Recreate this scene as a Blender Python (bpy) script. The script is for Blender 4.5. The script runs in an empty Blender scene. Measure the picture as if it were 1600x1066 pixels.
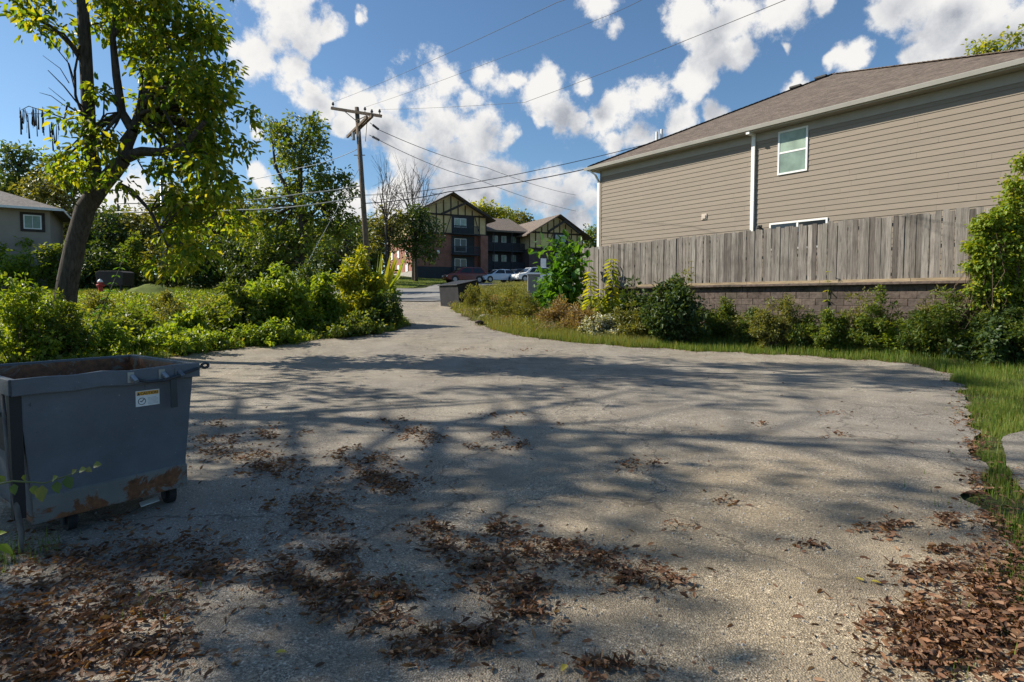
import bpy, bmesh, math, random
import numpy as np
from mathutils import Vector, Matrix
R = math.radians
random.seed(7)
rng = np.random.default_rng(7)
S = bpy.context.scene
COL = S.collection

# ------------------------------------------------------------------ camera
F_PX, CX, CY, HOR, EYE = 890.0, 800.0, 509.0, 465.0, 1.6
PITCH = math.atan((CY - HOR) / F_PX)
cam = bpy.data.cameras.new("camera")
cam.sensor_width = 36.0
cam.lens = F_PX / 1600 * 36
cam.shift_y = -(533 - CY) / 1600
cam.clip_start = 0.05
cam.clip_end = 3000
cam_o = bpy.data.objects.new("camera", cam)
COL.objects.link(cam_o)
cam_o.location = (0, 0, EYE)
cam_o.rotation_euler = (math.pi / 2 - PITCH, 0, 0)
S.camera = cam_o

# ------------------------------------------------------------------ light
SUN_AZ, SUN_EL = R(-80), R(38)                 # azimuth clockwise from +Y
SUN_DIR = Vector((math.sin(SUN_AZ) * math.cos(SUN_EL), math.cos(SUN_AZ) * math.cos(SUN_EL), math.sin(SUN_EL)))
sun = bpy.data.lights.new("sun", 'SUN')
sun.energy = 5.0
sun.angle = R(0.53)
sun.color = (1.0, 0.93, 0.81)
sun_o = bpy.data.objects.new("sun", sun)
COL.objects.link(sun_o)
sun_o.rotation_euler = (-SUN_DIR).to_track_quat('-Z', 'Y').to_euler()
S.view_settings.view_transform = 'Standard'
S.view_settings.look = 'None'
S.view_settings.exposure = 0.57
S.view_settings.gamma = 1.0
S.view_settings.use_curve_mapping = False
S.render.engine = 'CYCLES'
S.cycles.max_bounces = 6
S.cycles.transparent_max_bounces = 6
S.cycles.use_denoising = True

# ------------------------------------------------------------------ view helpers
_cp, _sp = math.cos(PITCH), math.sin(PITCH)


def ray(px, py):
    a = (px - CX) / F_PX
    b = (CY - py) / F_PX
    return Vector((a, _cp + b * _sp, -_sp + b * _cp))


def at(px, py, Y):
    d = ray(px, py)
    return Vector((0, 0, EYE)) + d * (Y / d.y)


def sstep(a, b, x):
    t = np.clip((x - a) / (b - a), 0, 1)
    return t * t * (3 - 2 * t)


# the fence line: a point, the unit direction towards the camera side, and the inward normal
UX = np.array([0.6126, -0.7904])
NX = np.array([0.7904, 0.6126])
FENCE_C = 22.73


def fence_s(x, y):
    return (x + 0.775 * y - FENCE_C) / 1.265


def H(x, y):
    x = np.asarray(x, float)
    y = np.asarray(y, float)
    z = 0.065 * (np.clip(y, 13, 92) - 14 + np.exp(-np.abs(np.clip(y, 13, 92) - 14)) * 0.3) * sstep(13, 16, y)
    s = fence_s(x, y)
    inside = 1 - sstep(23.5, 29, y)
    tgt = np.maximum(2.03 - z, 0)
    bank = 0.30 * sstep(-3.0, -0.5, s) * np.clip(1.1 - z, 0, 1) + (tgt - 0.30 * np.clip(1.1 - z, 0, 1)) * sstep(-0.12, 0.12, s)
    z = z + bank * inside
    z = z + (1 - inside) * 0.3 * sstep(-1.0, 3.5, s) * (1 - sstep(38, 46, y))
    z = z + 0.35 * sstep(7.0, 16, -x) * sstep(15, 24, y)
    z = z + 0.10 * sstep(0.5, 3, -x - 6.6) * (1 - sstep(15, 24, y))
    return z


def gnd_many(P):
    P = np.asarray(P, float)
    a = (P[:, 0] - CX) / F_PX
    b = (CY - P[:, 1]) / F_PX
    dx, dy, dz = a, _cp + b * _sp, -_sp + b * _cp
    out = np.full(len(P), 400.0)
    done = np.zeros(len(P), bool)
    ts = np.concatenate([np.arange(1.5, 30, 0.08), np.arange(30, 110, 0.4)])
    for t in ts:
        below = (EYE + dz * t <= H(dx * t, dy * t)) & ~done
        out[below] = t
        done |= below
    return np.stack([dx * out, dy * out, H(dx * out, dy * out)], 1)


def gnd(px, py):
    return Vector(gnd_many([(px, py)])[0])



# ------------------------------------------------------------------ world: clear sky with cumulus, all by direction
W = bpy.data.worlds.new("World")
S.world = W
W.use_nodes = True
_nt = W.node_tree
_nt.nodes.clear()
CLOUDS = [(430, 30, 62), (398, 78, 42), (478, 55, 40), (520, 52, 26), (368, 75, 18), (566, 30, 13), (440, -20, 45),
          (465, 112, 36), (490, 148, 40), (452, 130, 22), (508, 172, 26), (535, 200, 16),
          (560, 165, 42), (615, 160, 46), (680, 195, 58), (745, 215, 56), (792, 212, 28), (640, 222, 52), (705, 246, 40), (600, 200, 48), (640, 262, 26),
          (700, 130, 40), (760, 120, 44), (800, 124, 20), (725, 160, 30),
          (848, 150, 46), (882, 178, 44), (918, 138, 30), (960, 172, 46), (1020, 150, 44), (1078, 128, 34), (905, 192, 26), (845, 185, 22),
          (730, 280, 34), (785, 285, 48), (850, 292, 42), (902, 292, 28), (760, 312, 50), (862, 315, 42), (916, 312, 28), (937, 330, 24), (690, 285, 24), (905, 345, 26),
          (930, 12, 36), (950, 38, 26), (1075, 5, 46), (1150, 20, 60), (1222, 15, 60), (1122, 62, 40), (1160, 84, 26), (1098, 42, 36), (1285, 4, 26),
          (1002, 212, 40), (1062, 200, 38), (1112, 185, 26), (960, 225, 24),
          (1330, 98, 32), (1242, 130, 20), (1300, 96, 18), (1230, 76, 10),
          (1420, -5, 60), (1486, 35, 52), (1545, 45, 60), (1600, 30, 64), (1442, 88, 34), (1502, 84, 44), (1380, 15, 26),
          (400, 208, 16), (395, 196, 10), (205, 300, 42), (150, 310, 40), (240, 318, 40), (405, 272, 26), (20, 320, 60), (420, 295, 20), (95, 330, 50),
          (700, 345, 60), (620, 320, 60), (560, 330, 50),
          (-200, 60, 80), (-340, 160, 90), (1850, 120, 130), (2050, 0, 140), (760, -260, 120), (250, -330, 130), (1300, -300, 120)]
_g = bpy.data.node_groups.new("cloud_density", 'ShaderNodeTree')
_g.interface.new_socket("Direction", in_out='INPUT', socket_type='NodeSocketVector')
_g.interface.new_socket("Density", in_out='OUTPUT', socket_type='NodeSocketFloat')
_gi, _go = _g.nodes.new('NodeGroupInput'), _g.nodes.new('NodeGroupOutput')


def _m(nt, op, a, b=None, c=None):
    n = nt.nodes.new('ShaderNodeMath')
    n.operation = op
    for i, v in enumerate((a, b, c)):
        if v is None: continue
        if isinstance(v, (int, float)): n.inputs[i].default_value = v
        else: nt.links.new(v, n.inputs[i])
    return n.outputs[0]


def _noise(nt, vec, scale, detail, rough, dist=0.0):
    n = nt.nodes.new('ShaderNodeTexNoise')
    n.inputs['Scale'].default_value = scale
    n.inputs['Detail'].default_value = detail
    n.inputs['Roughness'].default_value = rough
    n.inputs['Distortion'].default_value = dist
    nt.links.new(vec, n.inputs['Vector'])
    return n


# warp the direction a little so that the puffs lose their round outline
_wn = _noise(_g, _gi.outputs[0], 14, 3, .6)
_ws = _g.nodes.new('ShaderNodeVectorMath')
_ws.operation = 'MULTIPLY_ADD'
_g.links.new(_wn.outputs['Color'], _ws.inputs[0])
_ws.inputs[1].default_value = (.055, .055, .055)
_sub = _g.nodes.new('ShaderNodeVectorMath')
_sub.operation = 'SUBTRACT'
_g.links.new(_gi.outputs[0], _sub.inputs[0])
_sub.inputs[1].default_value = (.0275, .0275, .0275)
_g.links.new(_sub.outputs[0], _ws.inputs[2])
_acc = None
for (_px, _py, _r) in CLOUDS:
    _c = ray(_px, _py).normalized()
    _rad = ((ray(_px + _r, _py).normalized() - _c).length + (ray(_px, _py + _r).normalized() - _c).length) / 2
    _d = _g.nodes.new('ShaderNodeVectorMath')
    _d.operation = 'DISTANCE'
    _g.links.new(_ws.outputs[0], _d.inputs[0])
    _d.inputs[1].default_value = _c
    _v = _m(_g, 'MULTIPLY_ADD', _d.outputs['Value'], -1.0 / (_rad * 1.16), 1.0)
    _acc = _v if _acc is None else _m(_g, 'SMOOTH_MAX', _acc, _v, .12)
_n1 = _noise(_g, _gi.outputs[0], 12, 9, .68, .05).outputs['Fac']
_n2 = _noise(_g, _gi.outputs[0], 6, 3, .5).outputs['Fac']
_den = _m(_g, 'ADD', _m(_g, 'MAXIMUM', _acc, -1.2), _m(_g, 'MULTIPLY_ADD', _n1, 2.5, -1.33))
_den = _m(_g, 'ADD', _den, _m(_g, 'MULTIPLY_ADD', _n2, .5, -.25))
_g.links.new(_den, _go.inputs[0])

# broad grey bases
GREY = [(800, 300, 95), (700, 285, 60), (880, 320, 70), (690, 240, 50), (600, 215, 36), (900, 190, 40), (760, 222, 40), (1400, 12, 60), (1580, 60, 60), (1500, 20, 40), (935, 170, 26), (500, 165, 22), (430, 75, 30), (1010, 200, 30), (1130, 40, 30)]
_tc = _nt.nodes.new('ShaderNodeTexCoord')
_sky = _nt.nodes.new('ShaderNodeTexSky')
_sky.sky_type = 'NISHITA'
_sky.sun_disc = False
_sky.sun_elevation = SUN_EL
_sky.sun_rotation = SUN_AZ
_sky.air_density = 1.0
_sky.dust_density = .5
_sky.ozone_density = 2.0
_a = _nt.nodes.new('ShaderNodeGroup')
_a.node_tree = _g
_nt.links.new(_tc.outputs['Generated'], _a.inputs[0])
_off = _nt.nodes.new('ShaderNodeVectorMath')
_off.operation = 'ADD'
_nt.links.new(_tc.outputs['Generated'], _off.inputs[0])
_off.inputs[1].default_value = Vector((-.030, 0, .045))
_b = _nt.nodes.new('ShaderNodeGroup')
_b.node_tree = _g
_nt.links.new(_off.outputs[0], _b.inputs[0])
_al = _nt.nodes.new('ShaderNodeMapRange')
_al.interpolation_type = 'SMOOTHSTEP'
_nt.links.new(_a.outputs[0], _al.inputs[0])
_al.inputs['From Min'].default_value = 0.0
_al.inputs['From Max'].default_value = .52
# thick cloud above a point greys it: cumulus bases
_li = _nt.nodes.new('ShaderNodeMapRange')
_li.interpolation_type = 'SMOOTHSTEP'
_nt.links.new(_m(_nt, 'MULTIPLY_ADD', _a.outputs[0], .18, _b.outputs[0]), _li.inputs[0])
_li.inputs['From Min'].default_value = .05
_li.inputs['From Max'].default_value = 1.25
_gacc = None
for (_px, _py, _r) in GREY:
    _c = ray(_px, _py).normalized()
    _rad = (ray(_px + _r, _py).normalized() - _c).length
    _d = _nt.nodes.new('ShaderNodeVectorMath')
    _d.operation = 'DISTANCE'
    _nt.links.new(_tc.outputs['Generated'], _d.inputs[0])
    _d.inputs[1].default_value = _c
    _v = _m(_nt, 'MULTIPLY_ADD', _d.outputs['Value'], -1.0 / _rad, 1.0)
    _gacc = _v if _gacc is None else _m(_nt, 'MAXIMUM', _gacc, _v)
_gn = _noise(_nt, _tc.outputs['Generated'], 16, 5, .6).outputs['Fac']
_gf = _m(_nt, 'MULTIPLY', _m(_nt, 'MAXIMUM', _gacc, 0.0), _m(_nt, 'MULTIPLY_ADD', _gn, 2.4, -.60))
_cc = _nt.nodes.new('ShaderNodeValToRGB')
_nt.links.new(_m(_nt, 'ADD', _m(_nt, 'MULTIPLY', _li.outputs[0], .75), _m(_nt, 'MAXIMUM', _gf, 0.0)), _cc.inputs[0])
_e = _cc.color_ramp.elements
CLOUD_K = 7.9
_e[0].position, _e[0].color = 0, (1.0, .985, .96, 1)
_e[1].position, _e[1].color = 1, (.42, .45, .51, 1)
_x = _e.new(.45)
_x.color = (.74, .75, .775, 1)
_cs = _nt.nodes.new('ShaderNodeVectorMath')
_cs.operation = 'SCALE'
_cs.inputs['Scale'].default_value = CLOUD_K
_nt.links.new(_cc.outputs[0], _cs.inputs[0])
_ts = _nt.nodes.new('ShaderNodeVectorMath')
_ts.operation = 'MULTIPLY'
_nt.links.new(_sky.outputs[0], _ts.inputs[0])
_ts.inputs[1].default_value = (.80, .99, 1.10)
_mx = _nt.nodes.new('ShaderNodeMix')
_mx.data_type = 'RGBA'
_nt.links.new(_al.outputs[0], _mx.inputs[0])
_nt.links.new(_ts.outputs[0], _mx.inputs[6])
_nt.links.new(_cs.outputs[0], _mx.inputs[7])
_bg = _nt.nodes.new('ShaderNodeBackground')
_bg.inputs['Strength'].default_value = .08
_nt.links.new(_mx.outputs[2], _bg.inputs['Color'])
_ow = _nt.nodes.new('ShaderNodeOutputWorld')
_nt.links.new(_bg.outputs[0], _ow.inputs['Surface'])
W.cycles.sampling_method = 'MANUAL'
W.cycles.sample_map_resolution = 512


# ------------------------------------------------------------------ object helpers
def tag(o, label=None, cat=None, group=None, kind=None):
    if label: o["label"] = label
    if cat: o["category"] = cat
    if group: o["group"] = group
    if kind: o["kind"] = kind
    return o


def thing(name, label, cat, loc=(0, 0, 0), rz=0.0, group=None):
    o = bpy.data.objects.new(name, None)
    COL.objects.link(o)
    o.empty_display_size = 0.2
    o.location = loc
    o.rotation_euler = (0, 0, rz)
    return tag(o, label, cat, group)


class MB:
    def __init__(self):
        self.v, self.f = [], []

    def add(self, vs, fs):
        n = len(self.v)
        self.v += [tuple(q) for q in vs]
        self.f += [tuple(i + n for i in f) for f in fs]
        return self

    def box(self, x0, x1, y0, y1, z0, z1):
        return self.add([(x0, y0, z0), (x1, y0, z0), (x1, y1, z0), (x0, y1, z0), (x0, y0, z1), (x1, y0, z1), (x1, y1, z1), (x0, y1, z1)],
                        [(0, 3, 2, 1), (4, 5, 6, 7), (0, 1, 5, 4), (1, 2, 6, 5), (2, 3, 7, 6), (3, 0, 4, 7)])

    def bar(self, a, b, w, h, up=(0, 0, 1)):
        a, b, up = Vector(a), Vector(b), Vector(up)
        d = (b - a).normalized()
        s = d.cross(up)
        if s.length < 1e-4: s = d.cross(Vector((1, 0, 0)))
        s.normalize()
        t = s.cross(d)
        vs = []
        for p in (a, b):
            for i, j in ((-1, -1), (1, -1), (1, 1), (-1, 1)):
                vs.append(p + s * (w / 2 * i) + t * (h / 2 * j))
        return self.add(vs, [(0, 3, 2, 1), (4, 5, 6, 7), (0, 1, 5, 4), (1, 2, 6, 5), (2, 3, 7, 6), (3, 0, 4, 7)])

    def tube(self, pts, rad, n=8, cap=True):
        pts = [Vector(p) for p in pts]
        if not hasattr(rad, '__len__'): rad = [rad] * len(pts)
        base = len(self.v)
        ref = Vector((0.13, 0.31, 0.94)).normalized()
        for i, p in enumerate(pts):
            d = (pts[min(i + 1, len(pts) - 1)] - pts[max(i - 1, 0)])
            d = d.normalized() if d.length > 1e-9 else Vector((0, 0, 1))
            s = d.cross(ref)
            if s.length < 0.05: s = d.cross(Vector((1, 0, 0)))
            s.normalize()
            t = s.cross(d)
            for k in range(n):
                an = 2 * math.pi * k / n
                self.v.append(tuple(p + (s * math.cos(an) + t * math.sin(an)) * rad[i]))
        for i in range(len(pts) - 1):
            for k in range(n):
                a, b = base + i * n + k, base + i * n + (k + 1) % n
                self.f.append((a, b, b + n, a + n))
        if cap:
            self.f.append(tuple(base + k for k in reversed(range(n))))
            e = base + (len(pts) - 1) * n
            self.f.append(tuple(e + k for k in range(n)))
        return self

    def prism(self, poly, axis, a, b):
        """poly: 2-D outline; extruded along axis ('x','y','z') from a to b"""
        def put(p, c):
            return {'x': (c, p[0], p[1]), 'y': (p[0], c, p[1]), 'z': (p[0], p[1], c)}[axis]
        n = len(poly)
        vs = [put(p, a) for p in poly] + [put(p, b) for p in poly]
        return self.add(vs, [tuple(range(n)), tuple(reversed(range(n, 2 * n)))] + [(i, i + n, (i + 1) % n + n, (i + 1) % n) for i in range(n)])

    def build(self, name, mat, parent=None, smooth=False, bevel=0, loc=None, fix=True):
        me = bpy.data.meshes.new(name)
        me.from_pydata(self.v, [], self.f)
        if fix:
            bm = bmesh.new()
            bm.from_mesh(me)
            bmesh.ops.recalc_face_normals(bm, faces=bm.faces)
            bm.to_mesh(me)
            bm.free()
        me.materials.append(mat)
        if smooth:
            me.polygons.foreach_set('use_smooth', [True] * len(me.polygons))
        o = bpy.data.objects.new(name, me)
        COL.objects.link(o)
        if parent: o.parent = parent
        if loc: o.location = loc
        if bevel:
            m = o.modifiers.new('bevel', 'BEVEL')
            m.width = bevel
            m.segments = 2
            m.limit_method = 'ANGLE'
        return o


def np_mesh(name, V, Fq, mat, parent=None, Ft=None, smooth=False):
    me = bpy.data.meshes.new(name)
    nq = len(Fq)
    nt = 0 if Ft is None else len(Ft)
    me.vertices.add(len(V))
    me.vertices.foreach_set('co', np.ascontiguousarray(V, dtype=np.float32).ravel())
    me.loops.add(nq * 4 + nt * 3)
    idx = np.asarray(Fq, np.int32).ravel()
    st = np.arange(nq, dtype=np.int32) * 4
    if nt:
        idx = np.concatenate([idx, np.asarray(Ft, np.int32).ravel()])
        st = np.concatenate([st, nq * 4 + np.arange(nt, dtype=np.int32) * 3])
    me.loops.foreach_set('vertex_index', idx)
    me.polygons.add(nq + nt)
    me.polygons.foreach_set('loop_start', st)
    me.update(calc_edges=True)
    me.validate()
    me.materials.append(mat)
    if smooth:
        me.polygons.foreach_set('use_smooth', np.ones(nq + nt, bool))
    o = bpy.data.objects.new(name, me)
    COL.objects.link(o)
    if parent: o.parent = parent
    return o


# leaf templates: x along the leaf, y across, z up
LEAF = (np.array([(0, 0, 0), (.30, .5, .10), (.68, .36, .07), (1, 0, -.10), (.68, -.36, .07), (.30, -.5, .10)]), np.array([(0, 3, 2, 1), (0, 5, 4, 3)]))
DRY = (np.array([(0, 0, .0), (.25, .42, .22), (.65, .40, .30), (1, 0, .16), (.65, -.30, .02), (.25, -.36, .0), (.45, .03, -.02)]),
       np.array([(0, 6, 2, 1), (6, 3, 2, 2), (0, 5, 4, 6), (6, 4, 3, 3)]))
BLADE = (np.array([(0, .5, 0), (0, -.5, 0), (.5, -.38, .03), (.5, .38, .03), (1, -.06, -.12), (1, .06, -.12)]), np.array([(0, 1, 2, 3), (3, 2, 4, 5)]))


def unit(a):
    return a / np.maximum(np.linalg.norm(a, axis=-1, keepdims=True), 1e-9)


def scatter(name, mat, pos, axis, nrm, length, width, tpl=LEAF, parent=None, off=None):
    pos = np.asarray(pos, float)
    N = len(pos)
    ax = unit(np.asarray(axis, float))
    sd = unit(np.cross(nrm, ax))
    nn = np.cross(ax, sd)
    L = np.broadcast_to(length, (N,))[:, None, None]
    W = np.broadcast_to(width, (N,))[:, None, None]
    T, Fq = tpl
    V = pos[:, None, :] + T[None, :, 0:1] * L * ax[:, None, :] + T[None, :, 1:2] * W * sd[:, None, :] + T[None, :, 2:3] * L * nn[:, None, :]
    k = len(T)
    base = (np.arange(N) * k)[:, None, None]
    tri = Fq[:, 2] == Fq[:, 3]
    q = (base + Fq[~tri][None]).reshape(-1, 4)
    t = (base + Fq[tri][None, :, :3]).reshape(-1, 3) if tri.any() else None
    V = V.reshape(-1, 3)
    if off is not None: V = V - np.asarray(off)
    return np_mesh(name, V, q, mat, parent, t)


def rand_dirs(n):
    return unit(rng.normal(size=(n, 3)))


def leaf_cloud(centres, radii, per, out_from=None, droop=0.35):
    """positions, axes and normals of leaves gathered round clump centres"""
    centres = np.asarray(centres, float)
    radii = np.broadcast_to(np.asarray(radii, float), (len(centres),))
    idx = np.repeat(np.arange(len(centres)), per)
    d = rand_dirs(len(idx))
    r = radii[idx] * rng.random(len(idx)) ** 0.45
    off = d * r[:, None] * np.array([1, 1, .75])
    pos = centres[idx] + off
    ax = unit(d * .7 + rand_dirs(len(idx)) * .7 + np.array([0, 0, -droop]))
    nrm = unit(np.array([0, 0, 1.0]) + rand_dirs(len(idx)) * .75)
    return pos, ax, nrm


# ------------------------------------------------------------------ materials
def new_mat(name):
    m = bpy.data.materials.new(name)
    m.use_nodes = True
    nt = m.node_tree
    return m, nt, nt.nodes, nt.links, nt.nodes['Principled BSDF']


def nd(nt, t, **kw):
    n = nt.nodes.new(t)
    for k, v in kw.items():
        setattr(n, k, v)
    return n


def ramp(nt, fac, stops, interp='LINEAR'):
    r = nd(nt, 'ShaderNodeValToRGB')
    r.color_ramp.interpolation = interp
    el = r.color_ramp.elements
    while len(el) > 1: el.remove(el[-1])
    el[0].position, el[0].color = stops[0][0], (*stops[0][1], 1)
    for p, c in stops[1:]:
        e = el.new(p)
        e.color = (*c, 1)
    nt.links.new(fac, r.inputs[0])
    return r.outputs[0]


def noise(nt, scale, detail=4, rough=.55, vec=None, dist=0):
    n = nd(nt, 'ShaderNodeTexNoise')
    n.inputs['Scale'].default_value = scale
    n.inputs['Detail'].default_value = detail
    n.inputs['Roughness'].default_value = rough
    n.inputs['Distortion'].default_value = dist
    if vec is not None: nt.links.new(vec, n.inputs['Vector'])
    return n.outputs['Fac']


def coord(nt, scale=(1, 1, 1), kind='Object'):
    t = nd(nt, 'ShaderNodeTexCoord')
    m = nd(nt, 'ShaderNodeMapping')
    m.inputs['Scale'].default_value = scale
    nt.links.new(t.outputs[kind], m.inputs['Vector'])
    return m.outputs['Vector']


def mixc(nt, fac, a, b, mode='MIX'):
    m = nd(nt, 'ShaderNodeMix', data_type='RGBA', blend_type=mode)
    for sock, v in ((m.inputs[0], fac), (m.inputs[6], a), (m.inputs[7], b)):
        if isinstance(v, (int, float)): sock.default_value = v
        elif isinstance(v, tuple): sock.default_value = (*v, 1)
        else: nt.links.new(v, sock)
    return m.outputs[2]


def bump(nt, h, strength, dist, bsdf):
    b = nd(nt, 'ShaderNodeBump')
    b.inputs['Strength'].default_value = strength
    b.inputs['Distance'].default_value = dist
    nt.links.new(h, b.inputs['Height'])
    nt.links.new(b.outputs[0], bsdf.inputs['Normal'])


def plain(name, col, rough=.6, var=.25, scale=3, metal=0, bumpy=0, spec=.5):
    m, nt, N, L, b = new_mat(name)
    v = coord(nt)
    f = noise(nt, scale, 5, .6, v)
    lo = tuple(c * (1 - var) for c in col)
    hi = tuple(min(c * (1 + var), .95) for c in col)
    L.new(ramp(nt, f, [(.3, lo), (.7, hi)]), b.inputs['Base Color'])
    b.inputs['Roughness'].default_value = rough
    b.inputs['Metallic'].default_value = metal
    b.inputs['Specular IOR Level'].default_value = spec
    if bumpy: bump(nt, noise(nt, scale * 6, 4, .6, v), .5, bumpy, b)
    return m


def leafmat(name, stops, trans=.35, rough=.45):
    m, nt, N, L, b = new_mat(name)
    g = nd(nt, 'ShaderNodeNewGeometry')
    n = len(stops)
    col = ramp(nt, g.outputs['Random Per Island'], [(i / max(n - 1, 1), c) for i, c in enumerate(stops)])
    L.new(col, b.inputs['Base Color'])
    b.inputs['Roughness'].default_value = rough
    b.inputs['Specular IOR Level'].default_value = .35
    t = nd(nt, 'ShaderNodeBsdfTranslucent')
    L.new(mixc(nt, 1.0, col, (2.5, 2.1, .5), 'MULTIPLY'), t.inputs['Color'])
    mx = nd(nt, 'ShaderNodeMixShader')
    mx.inputs[0].default_value = trans
    L.new(b.outputs[0], mx.inputs[1])
    L.new(t.outputs[0], mx.inputs[2])
    L.new(mx.outputs[0], N['Material Output'].inputs['Surface'])
    return m


M = {}
G1, G2, G3 = (.045, .085, .018), (.075, .125, .022), (.13, .17, .03)
M['leaf_main'] = leafmat('leaf_main', [(.045, .095, .016), (.08, .145, .022), (.13, .19, .025), (.25, .25, .03), (.09, .155, .024)], .6)
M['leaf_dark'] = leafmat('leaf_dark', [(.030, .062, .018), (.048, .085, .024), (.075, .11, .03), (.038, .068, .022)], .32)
M['leaf_mid'] = leafmat('leaf_mid', [(.055, .105, .022), (.09, .145, .028), (.15, .19, .035), (.07, .125, .025), (.18, .19, .045)], .42)
M['leaf_olive'] = leafmat('leaf_olive', [(.09, .12, .03), (.14, .16, .042), (.21, .20, .06), (.115, .14, .036)], .3)
M['leaf_bright'] = leafmat('leaf_bright', [(.08, .16, .02), (.14, .23, .028), (.24, .30, .04), (.11, .19, .024), (.20, .25, .035)], .42)
M['leaf_yellow'] = leafmat('leaf_yellow', [(.14, .20, .02), (.22, .27, .03), (.34, .33, .04), (.13, .19, .022)], .42)
M['leaf_fresh'] = leafmat('leaf_fresh', [(.035, .11, .015), (.06, .15, .02), (.09, .18, .03)], .4)
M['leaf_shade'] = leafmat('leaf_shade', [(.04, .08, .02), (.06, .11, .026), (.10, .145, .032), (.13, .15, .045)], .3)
M['weed'] = leafmat('weed', [(.12, .16, .035), (.17, .195, .048), (.24, .23, .075), (.15, .185, .04), (.20, .17, .075)], .3)
M['weed_dry'] = leafmat('weed_dry', [(.20, .13, .075), (.27, .19, .11), (.30, .24, .14), (.17, .15, .06)], .25)
M['aster'] = leafmat('aster', [(.7, .7, .62), (.55, .55, .45), (.12, .14, .04), (.15, .16, .05)], .2)
M['grass'] = leafmat('grass', [(.065, .13, .02), (.10, .17, .026), (.15, .21, .035), (.22, .21, .06)], .3)
M['dry_leaf'] = leafmat('dry_leaf', [(.07, .036, .022), (.15, .070, .036), (.22, .118, .062), (.34, .21, .13), (.055, .033, .022), (.18, .080, .04), (.115, .066, .042), (.27, .13, .062)], .12, .7)
M['fallen_yellow'] = leafmat('fallen_yellow', [(.5, .36, .04), (.42, .40, .08)], .2, .6)


def bark(name, a, b_):
    m, nt, N, L, b = new_mat(name)
    v = coord(nt, (9, 9, 1.6))
    f = noise(nt, 2.2, 6, .65, v, .6)
    L.new(ramp(nt, f, [(.3, a), (.65, b_)]), b.inputs['Base Color'])
    b.inputs['Roughness'].default_value = .9
    b.inputs['Specular IOR Level'].default_value = .15
    bump(nt, f, .9, .03, b)
    return m


M['bark'] = bark('bark', (.032, .027, .023), (.115, .097, .084))
M['bark_dark'] = bark('bark_dark', (.025, .02, .016), (.07, .055, .045))
M['twig_grey'] = bark('twig_grey', (.10, .085, .075), (.2, .175, .155))
M['stem_green'] = plain('stem_green', (.10, .13, .04), .7)
M['stem_brown'] = plain('stem_brown', (.09, .06, .035), .8)
M['pole_wood'] = bark('pole_wood', (.09, .065, .045), (.2, .155, .12))


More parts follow.
